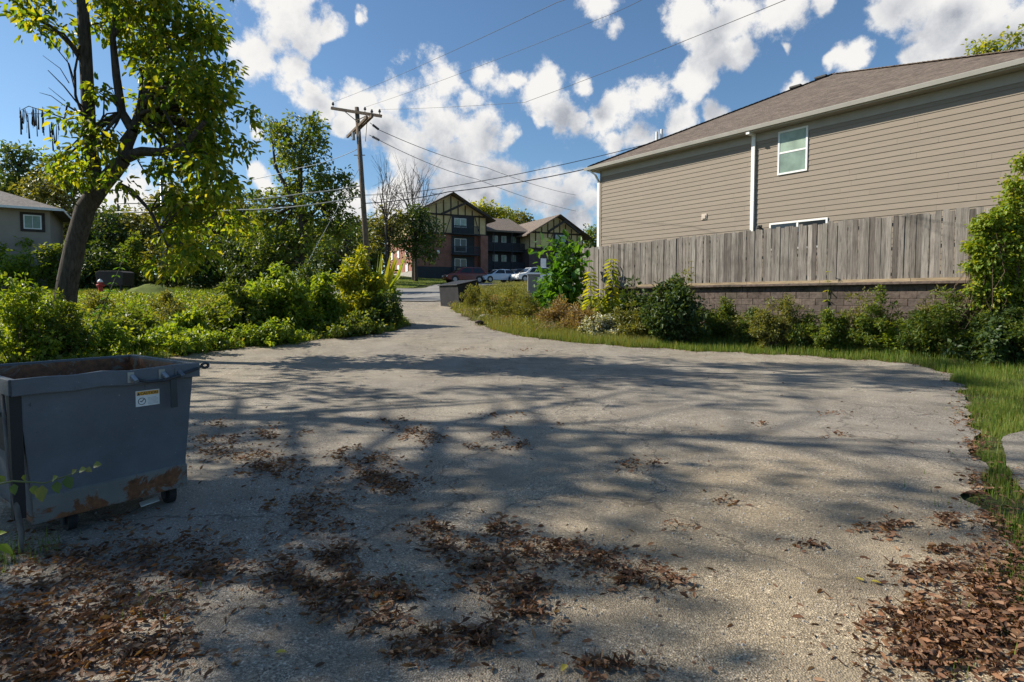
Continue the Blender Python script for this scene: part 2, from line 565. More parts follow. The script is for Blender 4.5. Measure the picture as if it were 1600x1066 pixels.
def mat_lot():
    m, nt, N, L, b = new_mat('worn_gravel_asphalt')
    v = coord(nt)

    def vor(sc):
        vo = nd(nt, 'ShaderNodeTexVoronoi')
        vo.inputs['Scale'].default_value = sc
        L.new(v, vo.inputs['Vector'])
        sp = nd(nt, 'ShaderNodeSeparateColor')
        L.new(vo.outputs['Color'], sp.inputs[0])
        return sp.outputs[0], vo.outputs['Distance']
    c1, d1 = vor(95)
    c2, d2_ = vor(210)
    st = [(0, (.045, .042, .038)), (.28, (.135, .125, .110)), (.68, (.275, .252, .218)), (.9, (.42, .39, .34)), (1, (.68, .64, .57))]
    s1 = ramp(nt, c1, st)
    s2 = ramp(nt, c2, st)
    big = noise(nt, .22, 4, .6, v)
    mid = noise(nt, 1.7, 6, .68, v)
    sml = noise(nt, 9, 5, .7, v)
    c = mixc(nt, ramp(nt, sml, [(.40, (0,) * 3), (.60, (1,) * 3)]), s1, s2)
    # asphalt binder left between the stones, in worn patches
    c = mixc(nt, ramp(nt, mid, [(.36, (.6,) * 3), (.62, (.08,) * 3)]), c, (.215, .197, .168))
    tint = ramp(nt, big, [(.3, (.80, .79, .78)), (.5, (1.0, .97, .91)), (.68, (1.20, 1.13, 1.0))])
    c = mixc(nt, 1.0, c, tint, 'MULTIPLY')
    c = mixc(nt, .75, c, ramp(nt, mid, [(.3, (.72,) * 3), (.7, (1.25,) * 3)]), 'MULTIPLY')
    # dusty tan trails, dark oily spots
    d2 = noise(nt, .5, 7, .7, coord(nt, (1, .45, 1)), .8)
    c = mixc(nt, ramp(nt, d2, [(.48, (0,) * 3), (.70, (.62,) * 3)]), c, (.29, .265, .222))
    oil = noise(nt, .9, 5, .62, coord(nt, (.8, 1.2, 1)), .3)
    c = mixc(nt, ramp(nt, oil, [(.60, (0,) * 3), (.70, (.55,) * 3)]), c, (.075, .070, .066))
    cr = nd(nt, 'ShaderNodeTexVoronoi', feature='DISTANCE_TO_EDGE')
    cr.inputs['Scale'].default_value = .36
    wv = nd(nt, 'ShaderNodeVectorMath', operation='ADD')
    L.new(v, wv.inputs[0])
    nn = nd(nt, 'ShaderNodeTexNoise')
    nn.inputs['Scale'].default_value = 1.3
    nn.inputs['Detail'].default_value = 7
    L.new(v, nn.inputs['Vector'])
    sc = nd(nt, 'ShaderNodeVectorMath', operation='SCALE')
    sc.inputs['Scale'].default_value = 1.8
    L.new(nn.outputs['Color'], sc.inputs[0])
    L.new(sc.outputs[0], wv.inputs[1])
    L.new(wv.outputs[0], cr.inputs['Vector'])
    c = mixc(nt, ramp(nt, cr.outputs['Distance'], [(.0, (.7,) * 3), (.010, (0,) * 3)]), c, (.06, .055, .05))
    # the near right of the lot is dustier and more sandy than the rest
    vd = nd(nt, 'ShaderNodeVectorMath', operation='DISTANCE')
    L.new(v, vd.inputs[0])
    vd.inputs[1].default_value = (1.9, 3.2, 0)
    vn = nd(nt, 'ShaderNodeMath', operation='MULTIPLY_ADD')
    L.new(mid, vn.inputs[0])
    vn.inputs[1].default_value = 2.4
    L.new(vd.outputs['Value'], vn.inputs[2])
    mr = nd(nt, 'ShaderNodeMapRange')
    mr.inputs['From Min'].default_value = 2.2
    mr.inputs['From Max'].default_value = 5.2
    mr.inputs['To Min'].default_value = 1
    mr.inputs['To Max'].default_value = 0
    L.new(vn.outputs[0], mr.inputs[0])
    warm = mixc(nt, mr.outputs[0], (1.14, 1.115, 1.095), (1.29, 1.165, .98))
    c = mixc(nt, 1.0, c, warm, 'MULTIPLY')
    L.new(c, b.inputs['Base Color'])
    b.inputs['Roughness'].default_value = .9
    b.inputs['Specular IOR Level'].default_value = .2
    h1 = nd(nt, 'ShaderNodeMath', operation='MULTIPLY_ADD')
    L.new(sml, h1.inputs[0])
    h1.inputs[1].default_value = 1.6
    L.new(d1, h1.inputs[2])
    h2 = nd(nt, 'ShaderNodeMath', operation='MULTIPLY_ADD')
    L.new(mid, h2.inputs[0])
    h2.inputs[1].default_value = 1.5
    L.new(h1.outputs[0], h2.inputs[2])
    bump(nt, h2.outputs[0], .55, .012, b)
    return m


def mat_ground():
    m, nt, N, L, b = new_mat('soil_and_turf')
    v = coord(nt)
    f = noise(nt, 1.1, 6, .65, v)
    g = noise(nt, 14, 4, .65, v)
    c = mixc(nt, ramp(nt, f, [(.38, (0,) * 3), (.6, (1,) * 3)]), (.055, .06, .022), (.085, .10, .03))
    c = mixc(nt, .7, c, ramp(nt, g, [(.3, (.5,) * 3), (.7, (1.5,) * 3)]), 'MULTIPLY')
    L.new(c, b.inputs['Base Color'])
    b.inputs['Roughness'].default_value = .95
    b.inputs['Specular IOR Level'].default_value = .1
    bump(nt, g, .8, .05, b)
    return m


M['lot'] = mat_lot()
M['ground'] = mat_ground()
M['asphalt_far'] = plain('asphalt_far', (.235, .225, .21), .9, .22, .6, 0, .01, .2)
M['lawn'] = plain('lawn', (.12, .145, .035), .95, .35, 2.5, 0, .05, .1)
M['concrete'] = plain('concrete', (.36, .34, .31), .9, .25, 3, 0, .01, .2)
M['white_paint'] = plain('white_paint', (.78, .77, .74), .45, .05, 2)
M['black'] = plain('black', (.012, .012, .013), .6)
M['glass_dark'] = plain('glass_dark', (.02, .025, .03), .06, .2, 1)
M['rubber'] = plain('rubber', (.018, .018, .018), .85)
M['cable'] = plain('cable', (.035, .035, .038), .6)
M['cable_pale'] = plain('cable_pale', (.33, .34, .33), .5)
M['galv'] = plain('galv', (.33, .34, .35), .4, .2, 4, .6)


def mat_random(name, stops, scale=(1, 1, 1), nsc=4, rough=.9, amt=.6, bumpd=.01, stain=None):
    """one tone per island (board, block) plus grain"""
    m, nt, N, L, b = new_mat(name)
    g = nd(nt, 'ShaderNodeNewGeometry')
    n = len(stops)
    c = ramp(nt, g.outputs['Random Per Island'], [(i / (n - 1), s) for i, s in enumerate(stops)])
    v = coord(nt, scale)
    f = noise(nt, nsc, 6, .7, v, .4)
    c = mixc(nt, amt, c, ramp(nt, f, [(.28, (.25,) * 3), (.5, (1,) * 3), (.72, (1.55,) * 3)]), 'MULTIPLY')
    if stain:
        f2 = noise(nt, 1.1, 5, .65, coord(nt, (1, 1, .55)))
        c = mixc(nt, ramp(nt, f2, [(.52, (0,) * 3), (.7, (.65,) * 3)]), c, stain)
    L.new(c, b.inputs['Base Color'])
    b.inputs['Roughness'].default_value = rough
    b.inputs['Specular IOR Level'].default_value = .15
    bump(nt, f, .6, bumpd, b)
    return m


M['fence_wood'] = mat_random('fence_wood', [(.150, .132, .115), (.235, .21, .185), (.185, .165, .145), (.275, .25, .22), (.115, .10, .088), (.21, .19, .165), (.25, .225, .20)], (14, 14, .8), 2.2, .95, .95, .006, (.062, .055, .05))
M['block'] = mat_random('block', [(.085, .066, .056), (.125, .096, .08), (.10, .08, .07), (.15, .118, .095)], (1, 1, 1), 9, .95, .8, .02, (.03, .032, .02))
M['edge_wood'] = mat_random('edge_wood', [(.26, .20, .13), (.33, .255, .165)], (1, 1, 6), 3, .9, .6)
M['siding'] = mat_random('siding', [(.250, .207, .163), (.264, .220, .172), (.240, .200, .157)], (.6, 3, 8), 5, .6, .16, .001)
M['soffit'] = plain('soffit', (.36, .32, .27), .6, .08, 2)


def mat_shingle(name, stops):
    m, nt, N, L, b = new_mat(name)
    v = coord(nt)
    br = nd(nt, 'ShaderNodeTexBrick')
    br.inputs['Scale'].default_value = 1
    br.inputs['Brick Width'].default_value = .32
    br.inputs['Row Height'].default_value = .07
    br.inputs['Mortar Size'].default_value = .006
    br.inputs['Color1'].default_value = (*stops[0], 1)
    br.inputs['Color2'].default_value = (*stops[1], 1)
    br.inputs['Mortar'].default_value = (*[c * .45 for c in stops[0]], 1)
    # rows follow the height of the slope
    sp = nd(nt, 'ShaderNodeSeparateXYZ')
    L.new(v, sp.inputs[0])
    ad = nd(nt, 'ShaderNodeMath', operation='ADD')
    L.new(sp.outputs[0], ad.inputs[0])
    L.new(sp.outputs[1], ad.inputs[1])
    cb = nd(nt, 'ShaderNodeCombineXYZ')
    L.new(ad.outputs[0], cb.inputs[0])
    L.new(sp.outputs[2], cb.inputs[1])
    L.new(cb.outputs[0], br.inputs['Vector'])
    f = noise(nt, 7, 5, .7, v)
    c = mixc(nt, .8, br.outputs['Color'], ramp(nt, f, [(.3, (.55, .55, .56)), (.7, (1.45, 1.4, 1.35))]), 'MULTIPLY')
    L.new(c, b.inputs['Base Color'])
    b.inputs['Roughness'].default_value = .92
    b.inputs['Specular IOR Level'].default_value = .2
    bump(nt, f, .5, .01, b)
    return m


def mat_brick(name, a, b_, mortar, w=.22, h=.075):
    m, nt, N, L, b = new_mat(name)
    v = coord(nt)
    sp = nd(nt, 'ShaderNodeSeparateXYZ')
    L.new(v, sp.inputs[0])
    ad = nd(nt, 'ShaderNodeMath', operation='ADD')
    L.new(sp.outputs[0], ad.inputs[0])
    L.new(sp.outputs[1], ad.inputs[1])
    cb = nd(nt, 'ShaderNodeCombineXYZ')
    L.new(ad.outputs[0], cb.inputs[0])
    L.new(sp.outputs[2], cb.inputs[1])
    br = nd(nt, 'ShaderNodeTexBrick')
    br.inputs['Scale'].default_value = 1
    br.inputs['Brick Width'].default_value = w
    br.inputs['Row Height'].default_value = h
    br.inputs['Mortar Size'].default_value = .008
    for k, c in (('Color1', a), ('Color2', b_), ('Mortar', mortar)):
        br.inputs[k].default_value = (*c, 1)
    L.new(cb.outputs[0], br.inputs['Vector'])
    f = noise(nt, 1.2, 5, .6, v)
    c = mixc(nt, .6, br.outputs['Color'], ramp(nt, f, [(.3, (.6,) * 3), (.7, (1.35,) * 3)]), 'MULTIPLY')
    L.new(c, b.inputs['Base Color'])
    b.inputs['Roughness'].default_value = .9
    return m


M['shingle'] = mat_shingle('shingle', [(.115, .092, .075), (.175, .14, .115)])
M['shingle_far'] = mat_shingle('shingle_far', [(.17, .14, .115), (.22, .18, .15)])
M['shingle_grey'] = mat_shingle('shingle_grey', [(.20, .18, .165), (.26, .235, .21)])
M['brick_red'] = mat_brick('brick_red', (.32, .11, .07), (.25, .085, .055), (.26, .2, .17))
M['brick_plum'] = mat_brick('brick_plum', (.12, .07, .065), (.09, .055, .055), (.12, .1, .09))
M['stucco'] = plain('stucco', (.66, .50, .26), .9, .14, 1.5)
M['timber'] = plain('timber', (.045, .032, .025), .8)
M['slate_wall'] = plain('slate_wall', (.035, .038, .045), .8, .2)
M['beige'] = plain('beige', (.34, .275, .22), .8, .1, 1)


def mat_dumpster(name, col, rust_z, rust_amt=.55):
    m, nt, N, L, b = new_mat(name)
    v = coord(nt)
    f = noise(nt, 2.5, 6, .65, v)
    c = ramp(nt, f, [(.3, tuple(x * .78 for x in col)), (.7, tuple(x * 1.15 for x in col))])
    sc = noise(nt, 26, 3, .7, coord(nt, (1, 1, .35)))
    c = mixc(nt, ramp(nt, sc, [(.68, (0,) * 3), (.74, (.7,) * 3)]), c, tuple(x * .35 for x in col))
    sc2 = noise(nt, 40, 2, .6, v)
    c = mixc(nt, ramp(nt, sc2, [(.74, (0,) * 3), (.78, (.6,) * 3)]), c, (.42, .42, .42))
    r1 = noise(nt, 5, 7, .72, v, .5)
    sp = nd(nt, 'ShaderNodeSeparateXYZ')
    L.new(v, sp.inputs[0])
    mr = nd(nt, 'ShaderNodeMapRange')
    mr.inputs['From Min'].default_value = rust_z
    mr.inputs['From Max'].default_value = rust_z - .22
    mr.inputs['To Min'].default_value = -.22
    mr.inputs['To Max'].default_value = .10
    L.new(sp.outputs[2], mr.inputs[0])
    ad = nd(nt, 'ShaderNodeMath', operation='ADD')
    L.new(r1, ad.inputs[0])
    L.new(mr.outputs[0], ad.inputs[1])
    rust = ramp(nt, noise(nt, 18, 5, .7, v), [(.3, (.07, .028, .014)), (.6, (.20, .08, .032)), (.8, (.30, .14, .06))])
    c = mixc(nt, ramp(nt, ad.outputs[0], [(rust_amt, (0,) * 3), (rust_amt + .05, (1,) * 3)]), c, rust)
    L.new(c, b.inputs['Base Color'])
    b.inputs['Roughness'].default_value = .55
    b.inputs['Specular IOR Level'].default_value = .35
    dent = noise(nt, 1.6, 2, .5, v, .6)
    hh = nd(nt, 'ShaderNodeMath', operation='MULTIPLY_ADD')
    L.new(dent, hh.inputs[0])
    hh.inputs[1].default_value = 3.0
    L.new(r1, hh.inputs[2])
    bump(nt, hh.outputs[0], .35, .02, b)
    return m


M['dump_blue'] = mat_dumpster('dump_blue', (.120, .130, .148), .34)
M['dump_band'] = mat_dumpster('dump_band', (.17, .17, .155), .45, .575)
M['dump_inside'] = mat_dumpster('dump_inside', (.20, .17, .13), 1.3, .50)
M['dump_far'] = plain('dump_far', (.028, .028, .03), .75, .3, 2, 0, 0, .2)
M['paint_dark'] = plain('paint_dark', (.03, .034, .04), .5)


def car_paint(name, col):
    m, nt, N, L, b = new_mat(name)
    b.inputs['Base Color'].default_value = (*col, 1)
    b.inputs['Roughness'].default_value = .25
    b.inputs['Coat Weight'].default_value = .3
    b.inputs['Coat Roughness'].default_value = .08
    f = noise(nt, 3, 3, .5, coord(nt))
    L.new(mixc(nt, .15, col, ramp(nt, f, [(.3, tuple(c * .7 for c in col)), (.7, col)])), b.inputs['Base Color'])
    return m


# ------------------------------------------------------------------ terrain, paving
def grid_axis(lo, hi, c0, c1, fine, n):
    core = np.arange(c0, c1, fine)
    t = np.linspace(0, 1, n) ** 2.2
    return np.concatenate([(c0 - (c0 - lo) * t[::-1])[:-1], core, c1 + (hi - c1) * t])


gx = grid_axis(-420, 420, -24, 19, .22, 34)
gy = grid_axis(-60, 700, -2, 33, .22, 60)
XX, YY = np.meshgrid(gx, gy)
ZZ = H(XX, YY)
wob = 0.03 * np.sin(XX * 2.1 + 1) * np.cos(YY * 1.7) * sstep(8, 11, np.abs(XX))
V = np.stack([XX, YY, ZZ - .03 + wob], -1).reshape(-1, 3)
ii = np.arange(len(gy) - 1)[:, None] * len(gx) + np.arange(len(gx) - 1)[None, :]
Fq = np.stack([ii, ii + 1, ii + 1 + len(gx), ii + len(gx)], -1).reshape(-1, 4)
tag(np_mesh('ground', V, Fq, M['ground'], smooth=True), kind='structure')


def smooth_outline(pts, per=6, jit=0.0):
    P = np.array(pts, float)
    n = len(P)
    out = []
    for i in range(n):
        p0, p1, p2, p3 = P[(i - 1) % n], P[i], P[(i + 1) % n], P[(i + 2) % n]
        k = max(2, int(np.linalg.norm(p2 - p1) * per))
        for j in range(k):
            t = j / k
            q = .5 * ((2 * p1) + (-p0 + p2) * t + (2 * p0 - 5 * p1 + 4 * p2 - p3) * t * t + (-p0 + 3 * p1 - 3 * p2 + p3) * t ** 3)
            out.append(q + rng.normal(size=2) * jit)
    return out


def sheet(name, outline, off, mat, step=.8, kind='structure'):
    bm = bmesh.new()
    bm.faces.new([bm.verts.new((p[0], p[1], 0)) for p in outline])
    P = np.array(outline)
    for ax in (0, 1):
        for c in np.arange(P[:, ax].min() + step * .37, P[:, ax].max(), step):
            co = (c, 0, 0) if ax == 0 else (0, c, 0)
            no = (1, 0, 0) if ax == 0 else (0, 1, 0)
            bmesh.ops.bisect_plane(bm, geom=bm.verts[:] + bm.edges[:] + bm.faces[:], plane_co=co, plane_no=no)
    for v in bm.verts:
        v.co.z = float(H(v.co.x, v.co.y)) + off
    bmesh.ops.triangulate(bm, faces=bm.faces[:])
    bmesh.ops.recalc_face_normals(bm, faces=bm.faces[:])
    if sum(f.normal.z for f in bm.faces) < 0:
        bmesh.ops.reverse_faces(bm, faces=bm.faces[:])
    me = bpy.data.meshes.new(name)
    bm.to_mesh(me)
    bm.free()
    me.materials.append(mat)
    me.polygons.foreach_set('use_smooth', [True] * len(me.polygons))
    o = bpy.data.objects.new(name, me)
    COL.objects.link(o)
    return tag(o, kind=kind)


def gpts(pp):
    return [tuple(q[:2]) for q in gnd_many(pp)]


LOT_PX = [(592, 457), (597, 470), (612, 490), (640, 507), (600, 520), (500, 532), (400, 542), (330, 551), (250, 560), (120, 572)]
LOT_PX2 = [(1600, 1030), (1565, 910), (1545, 830), (1530, 760), (1522, 700), (1515, 650), (1505, 612), (1475, 582), (1400, 568), (1250, 557), (1100, 550),
           (950, 540), (830, 528), (765, 514), (735, 500), (705, 483), (695, 470)]
lot_left = gpts(LOT_PX)
lot_right = gpts(LOT_PX2)
LOT = lot_left + [(-12.5, 11.5), (-9.0, 6), (-7.5, 1), (-7, -6), (3.2, -6), (2.55, 1.2)] + lot_right
lot_outline = [np.array(q) + .075 * np.array([math.sin(i * .37) + .6 * math.sin(i * .91 + 1), math.cos(i * .43) + .6 * math.sin(i * 1.13)]) for i, q in enumerate(smooth_outline(LOT, 9, .012))]
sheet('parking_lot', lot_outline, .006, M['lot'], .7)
far_lot = smooth_outline([(-17, 47), (-14.5, 39.5), (-9, 36.5), (-5.0, 34.5), (2, 38), (9, 43), (18, 48), (24, 60), (22, 69), (8, 66.5), (-3, 62.5), (-7.6, 58), (-8.0, 50), (-12, 48.5)], 1.2, .03)
sheet('parking_area', far_lot, .05, M['asphalt_far'], 2.0)
# the lane on the left that runs behind the bushes
lane = smooth_outline(gpts([(-260, 478), (0, 466), (60, 470)]) + [(-30, 29.5), (-22, 31), (-15, 33.5), (-9, 36.5), (-9.5, 39.5), (-16, 36.5), (-23, 34), (-32, 32.5), (-46, 28)], 1, .02)
sheet('lane', lane, .07, M['asphalt_far'], 1.6)
lawn_o = smooth_outline([(-24, 55), (-16, 48.5), (-9.5, 50), (-8.6, 58), (-5, 63.5), (-4, 72), (-14, 74), (-26, 74)], 1, .05)
sheet('lawn', lawn_o, .02, M['lawn'], 1.6)
slab = smooth_outline(gpts([(1566, 693), (1600, 680), (1700, 672), (1800, 720), (1800, 790), (1640, 785), (1590, 765)]), 8, .01)
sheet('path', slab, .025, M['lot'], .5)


def in_poly(P, poly):
    P = np.asarray(P)
    poly = np.asarray(poly)
    x, y = P[:, 0], P[:, 1]
    c = np.zeros(len(P), bool)
    j = len(poly) - 1
    for i in range(len(poly)):
        xi, yi = poly[i]
        xj, yj = poly[j]
        if yi != yj:
            c ^= ((yi > y) != (yj > y)) & (x < (xj - xi) * (y - yi) / (yj - yi) + xi)
        j = i
    return c


# ------------------------------------------------------------------ frames of the two walls that run side by side
RZ = math.atan2(UX[1], UX[0])


class Plane:
    """local frame: x along the wall towards the camera side, y inward, z up"""

    def __init__(self, px, off, z0):
        a = (px - CX) / F_PX
        c = FENCE_C + off * 1.265
        # refine Y so the ray through the horizon pixel meets the line
        d = ray(px, HOR)
        t = c / (d.x + .775 * d.y)
        self.o = Vector((d.x * t, d.y * t, z0))
        self.u = Vector((UX[0], UX[1], 0))
        self.n = Vector((NX[0], NX[1], 0))

    def hit(self, px, py, y=0.0):
        d = ray(px, py)
        o = self.o + self.n * y
        t = (o - Vector((0, 0, EYE))).dot(self.n) / d.dot(self.n)
        q = Vector((0, 0, EYE)) + d * t - self.o
        return q.dot(self.u), q.z


# ------------------------------------------------------------------ the taupe house
HB = 2.0
hp = Plane(937, 2.5, HB)
LW = hp.hit(1652, 300)[0]
eave_x, eave_z = hp.hit(914, 262, -.45)
soff_z = hp.hit(938, 267)[1] - .02
DEP = 21.0
OV = .45
house = thing('house', 'large taupe lap-sided house with brown hip roof behind the wooden fence', 'house', hp.o, RZ)
mb = MB()
E_ = .182
nrow = int(soff_z / E_) + 1
jit = random.Random(3)
for r in range(nrow):
    z0 = r * E_
    z1 = min(z0 + E_, soff_z)
    if z1 - z0 < .02: continue
    # boards butt at random places along each course
    x = 0.0
    while x < LW:
        nx = min(x + jit.uniform(2.6, 4.6), LW)
        if LW - nx < .4: nx = LW
        d = .020 + jit.uniform(-.001, .001)
        mb.add([(x, -d, z0), (nx - .003, -d, z0), (nx - .003, -.003, z1), (x, -.003, z1), (x, 0.03, z0), (nx - .003, 0.03, z0), (nx - .003, .03, z1), (x, .03, z1)],
               [(0, 1, 2, 3), (0, 4, 5, 1), (0, 3, 7, 4), (1, 5, 6, 2)])
        x = nx
mb.build('siding', M['siding'], house)
mb = MB()
mb.prism([(.02, .04), (LW - .02, .04), (LW - .02, DEP), (.02, DEP)], 'z', -.6, soff_z - .01)
mb.build('wall', M['siding'], house)
mb = MB()
mb.box(-.012, .09, -.028, .09, -.3, soff_z - .012)
mb.build('corner_trim', M['siding'], house)
mb = MB()
mb.box(.095, LW, -.032, .02, soff_z - .30, soff_z - .004)
mb.build('frieze_board', M['soffit'], house)
# roof: hips at both front corners, ridge running back
rz0 = eave_z - .02
apx = min(np.linspace(5, LW / 2, 600), key=lambda a: abs((lambda w: w.x / (w.y * _cp + .0 - (9.8) * _sp) * F_PX + CX)(hp.o + hp.u * a + hp.n * a) - 1302))
_w = hp.o + hp.u * apx + hp.n * apx
slope = (at(1302, 116, _w.y).z - HB - rz0) / (apx + OV)
top = rz0 + slope * (apx + OV)
mb = MB()
a_, b_, c_, d_ = (-OV, -OV), (LW + OV, -OV), (LW + OV, DEP + OV), (-OV, DEP + OV)
r0, r1 = (apx, apx, top), (apx, DEP - apx + .001, top)
vs = [(*a_, rz0), (*b_, rz0), (*c_, rz0), (*d_, rz0), r0, r1]
vs += [(*a_, rz0 - .03), (*b_, rz0 - .03), (*c_, rz0 - .03), (*d_, rz0 - .03)]
mb.add(vs, [(0, 1, 4), (1, 2, 5, 4), (2, 3, 5), (3, 0, 4, 5), (0, 6, 7, 1), (1, 7, 8, 2), (2, 8, 9, 3), (3, 9, 6, 0), (6, 9, 8, 7)])
roof = mb.build('roof', M['shingle'], house)
mb = MB()
for cor in (r0, r1):
    pass
hipn = 46
for i in range(hipn):                      # cap shingles down the two visible hips
    for sx in (0, 1):
        t0, t1 = i / hipn, (i + 1.25) / hipn
        P0 = Vector((-OV if sx == 0 else LW + OV, -OV, rz0)).lerp(Vector(r0), t0)
        P1 = Vector((-OV if sx == 0 else LW + OV, -OV, rz0)).lerp(Vector(r0), min(t1, 1))
        mb.bar(P0 + Vector((0, 0, .012)), P1 + Vector((0, 0, .028)), .26, .022)
mb.build('hip_cap', M['shingle'], roof)
mb = MB()
for (x0, x1, y0, y1) in ((-OV, LW + OV, -OV, -.03), (-OV, -.012, -.03, DEP)):
    mb.box(x0 + .02, x1, y0 + .02, y1, soff_z + .0, soff_z + .025)
mb.build('soffit', M['soffit'], house)
mb = MB()
prof = [(0, 0), (.02, -.1), (.09, -.13), (.13, -.02), (.135, .0), (.12, .0), (.085, -.11), (.03, -.085), (.012, 0)]
gz = rz0 - .035
mb.prism([(-OV - p[0], gz + p[1]) for p in prof], 'x', -OV - .135, LW + OV)
mb.box(-OV + .002, LW + OV, -OV + .004, -OV + .018, soff_z - .005, gz + .02)
mb.build('gutter', plain('gutter_paint', (.50, .47, .42), .4, .08, 2), house)


def downspout(x, y, zt, zb, back):
    b = MB()
    b.box(x - .065, x + .065, y - .09, y - .005, zb, zt)
    b.bar((x, y - .035, zt - .01), (x, -OV - .05 if back else y - .3, gz - .1), .08, .06, (1, 0, 0)) if back else None
    for z in (zb + 1.2, zb + 3.2, zt - .4):
        b.box(x - .08, x + .08, y - .095, y - .055, z, z + .03)
    return b


xd = hp.hit(1178, 280)[0]
b = downspout(xd, -.02, soff_z + .03, .0, False)
b.box(xd - .065, xd + .065, -OV - .06, -.112, soff_z - .08, soff_z - .004)
b.build('downspout', M['white_paint'], house)
b = MB()
b.box(-.17, -.02, -.05, .07, 0, soff_z - .55)
b.bar((-.07, .01, soff_z - .56), (-.07, -.3, soff_z - .2), .08, .06, (1, 0, 0))
b.bar((-.07, -.29, soff_z - .21), (-.3, -OV - .04, soff_z + .02), .08, .06, (0, 0, 1))
b.build('downspout', M['white_paint'], house)

M['pane'] = plain('pane', (.30, .38, .30), .12, .25, 2.2)  # pale green tone holds the blinds and a painted sky reflection
M['pane_low'] = plain('pane_low', (.21, .28, .23), .12, .25, 2.2)


def house_window(px0, px1, py_t, py_b, sash, name='window'):
    x0, zt = hp.hit(px0, py_t)
    x1 = hp.hit(px1, py_t)[0]
    zb = hp.hit(px0, py_b)[1] if py_b else zt - 1.15
    w = .065
    fr = MB()
    fr.box(x0, x1, -.052, -.005, zt - w, zt).box(x0, x1, -.052, -.005, zb, zb + w)
    fr.box(x0, x0 + w, -.0515, -.005, zb + w, zt - w).box(x1 - w, x1, -.0515, -.005, zb + w, zt - w)
    if sash == 'hung':
        zm = (zt + zb) / 2
        fr.box(x0 + w, x1 - w, -.046, -.005, zm - .03, zm + .03)
        rects = [(x0 + w, x1 - w, zm + .03, zt - w, 'pane'), (x0 + w, x1 - w, zb + w, zm - .03, 'pane_low')]
    else:
        xm = (x0 + x1) / 2
        fr.box(xm - .035, xm + .035, -.046, -.005, zb + w, zt - w)
        rects = [(x0 + w, xm - .035, zb + w, zt - w, 'glass_dark'), (xm + .035, x1 - w, zb + w, zt - w, 'glass_dark')]
    f = fr.build(name, M['white_paint'], house, bevel=.004)
    for (a, b2, c, d, mt) in rects:
        MB().box(a, b2, -.034, -.02, c, d).build('pane', M[mt], f)
    return f


house_window(1217, 1263.5, 207, 274.5, 'hung')
house_window(1203, 1294, 349.5, 392, 'slide')
xv, zv = hp.hit(1101, 339)
MB().box(xv - .12, xv + .12, -.045, -.012, zv - .12, zv + .12).box(xv - .08, xv + .08, -.075, -.046, zv - .08, zv + .06).build('wall_vent', plain('vent_tan', (.5, .42, .34), .6, .05), house, bevel=.008)
xl, zl = hp.hit(1188, 355)
lb = MB()
lb.tube([(xl, -.02, zl), (xl, -.16, zl + .02)], .03, 8)
lb.tube([(xl, -.16, zl + .02), (xl + .03, -.2, zl - .1)], [.05, .09], 10)
lb.box(xl - .06, xl + .06, -.035, -.012, zl - .07, zl + .07)
lb.build('wall_lamp', M['black'], house)


def on_hip(t):
    return Vector((-OV, -OV, rz0)).lerp(Vector(r0), t)


hl = house.matrix_world
pv = MB()
for px, pyb, h in ((1022, 221, .46), (1029.5, 218, .50)):
    # walk down the hip until it projects to this column
    best = min((abs((lambda w: (w.x / (w.y * _cp - (w.z - EYE) * _sp)) * F_PX + CX)(hp.o + hp.u * on_hip(t).x + hp.n * on_hip(t).y + Vector((0, 0, on_hip(t).z))) - px), t) for t in np.linspace(0, 1, 400))
    q = on_hip(best[1]) + Vector((-.02, .22, -.06))
    b = MB()
    b.tube([q, q + Vector((0, 0, h + .12))], .065, 10)
    b.tube([q + Vector((0, 0, -.02)), q + Vector((0, 0, .07))], [.13, .07], 10)
    b.build('vent_pipe', M['white_paint'], roof)
for px in (1244, 1283):
    best = min((abs((lambda w: (w.x / (w.y * _cp - (w.z - EYE) * _sp)) * F_PX + CX)(hp.o + hp.u * on_hip(t).x + hp.n * on_hip(t).y + Vector((0, 0, on_hip(t).z))) - px), t) for t in np.linspace(0, 1, 400))
    q = on_hip(best[1]) + Vector((-.02, .14, -.02))
    b = MB()
    b.box(q.x - .26, q.x + .26, q.y - .22, q.y + .22, q.z + .06, q.z + .16)
    b.box(q.x - .2, q.x + .2, q.y - .16, q.y + .16, q.z - .25, q.z + .06)
    b.build('roof_vent', M['black'], roof, bevel=.02)

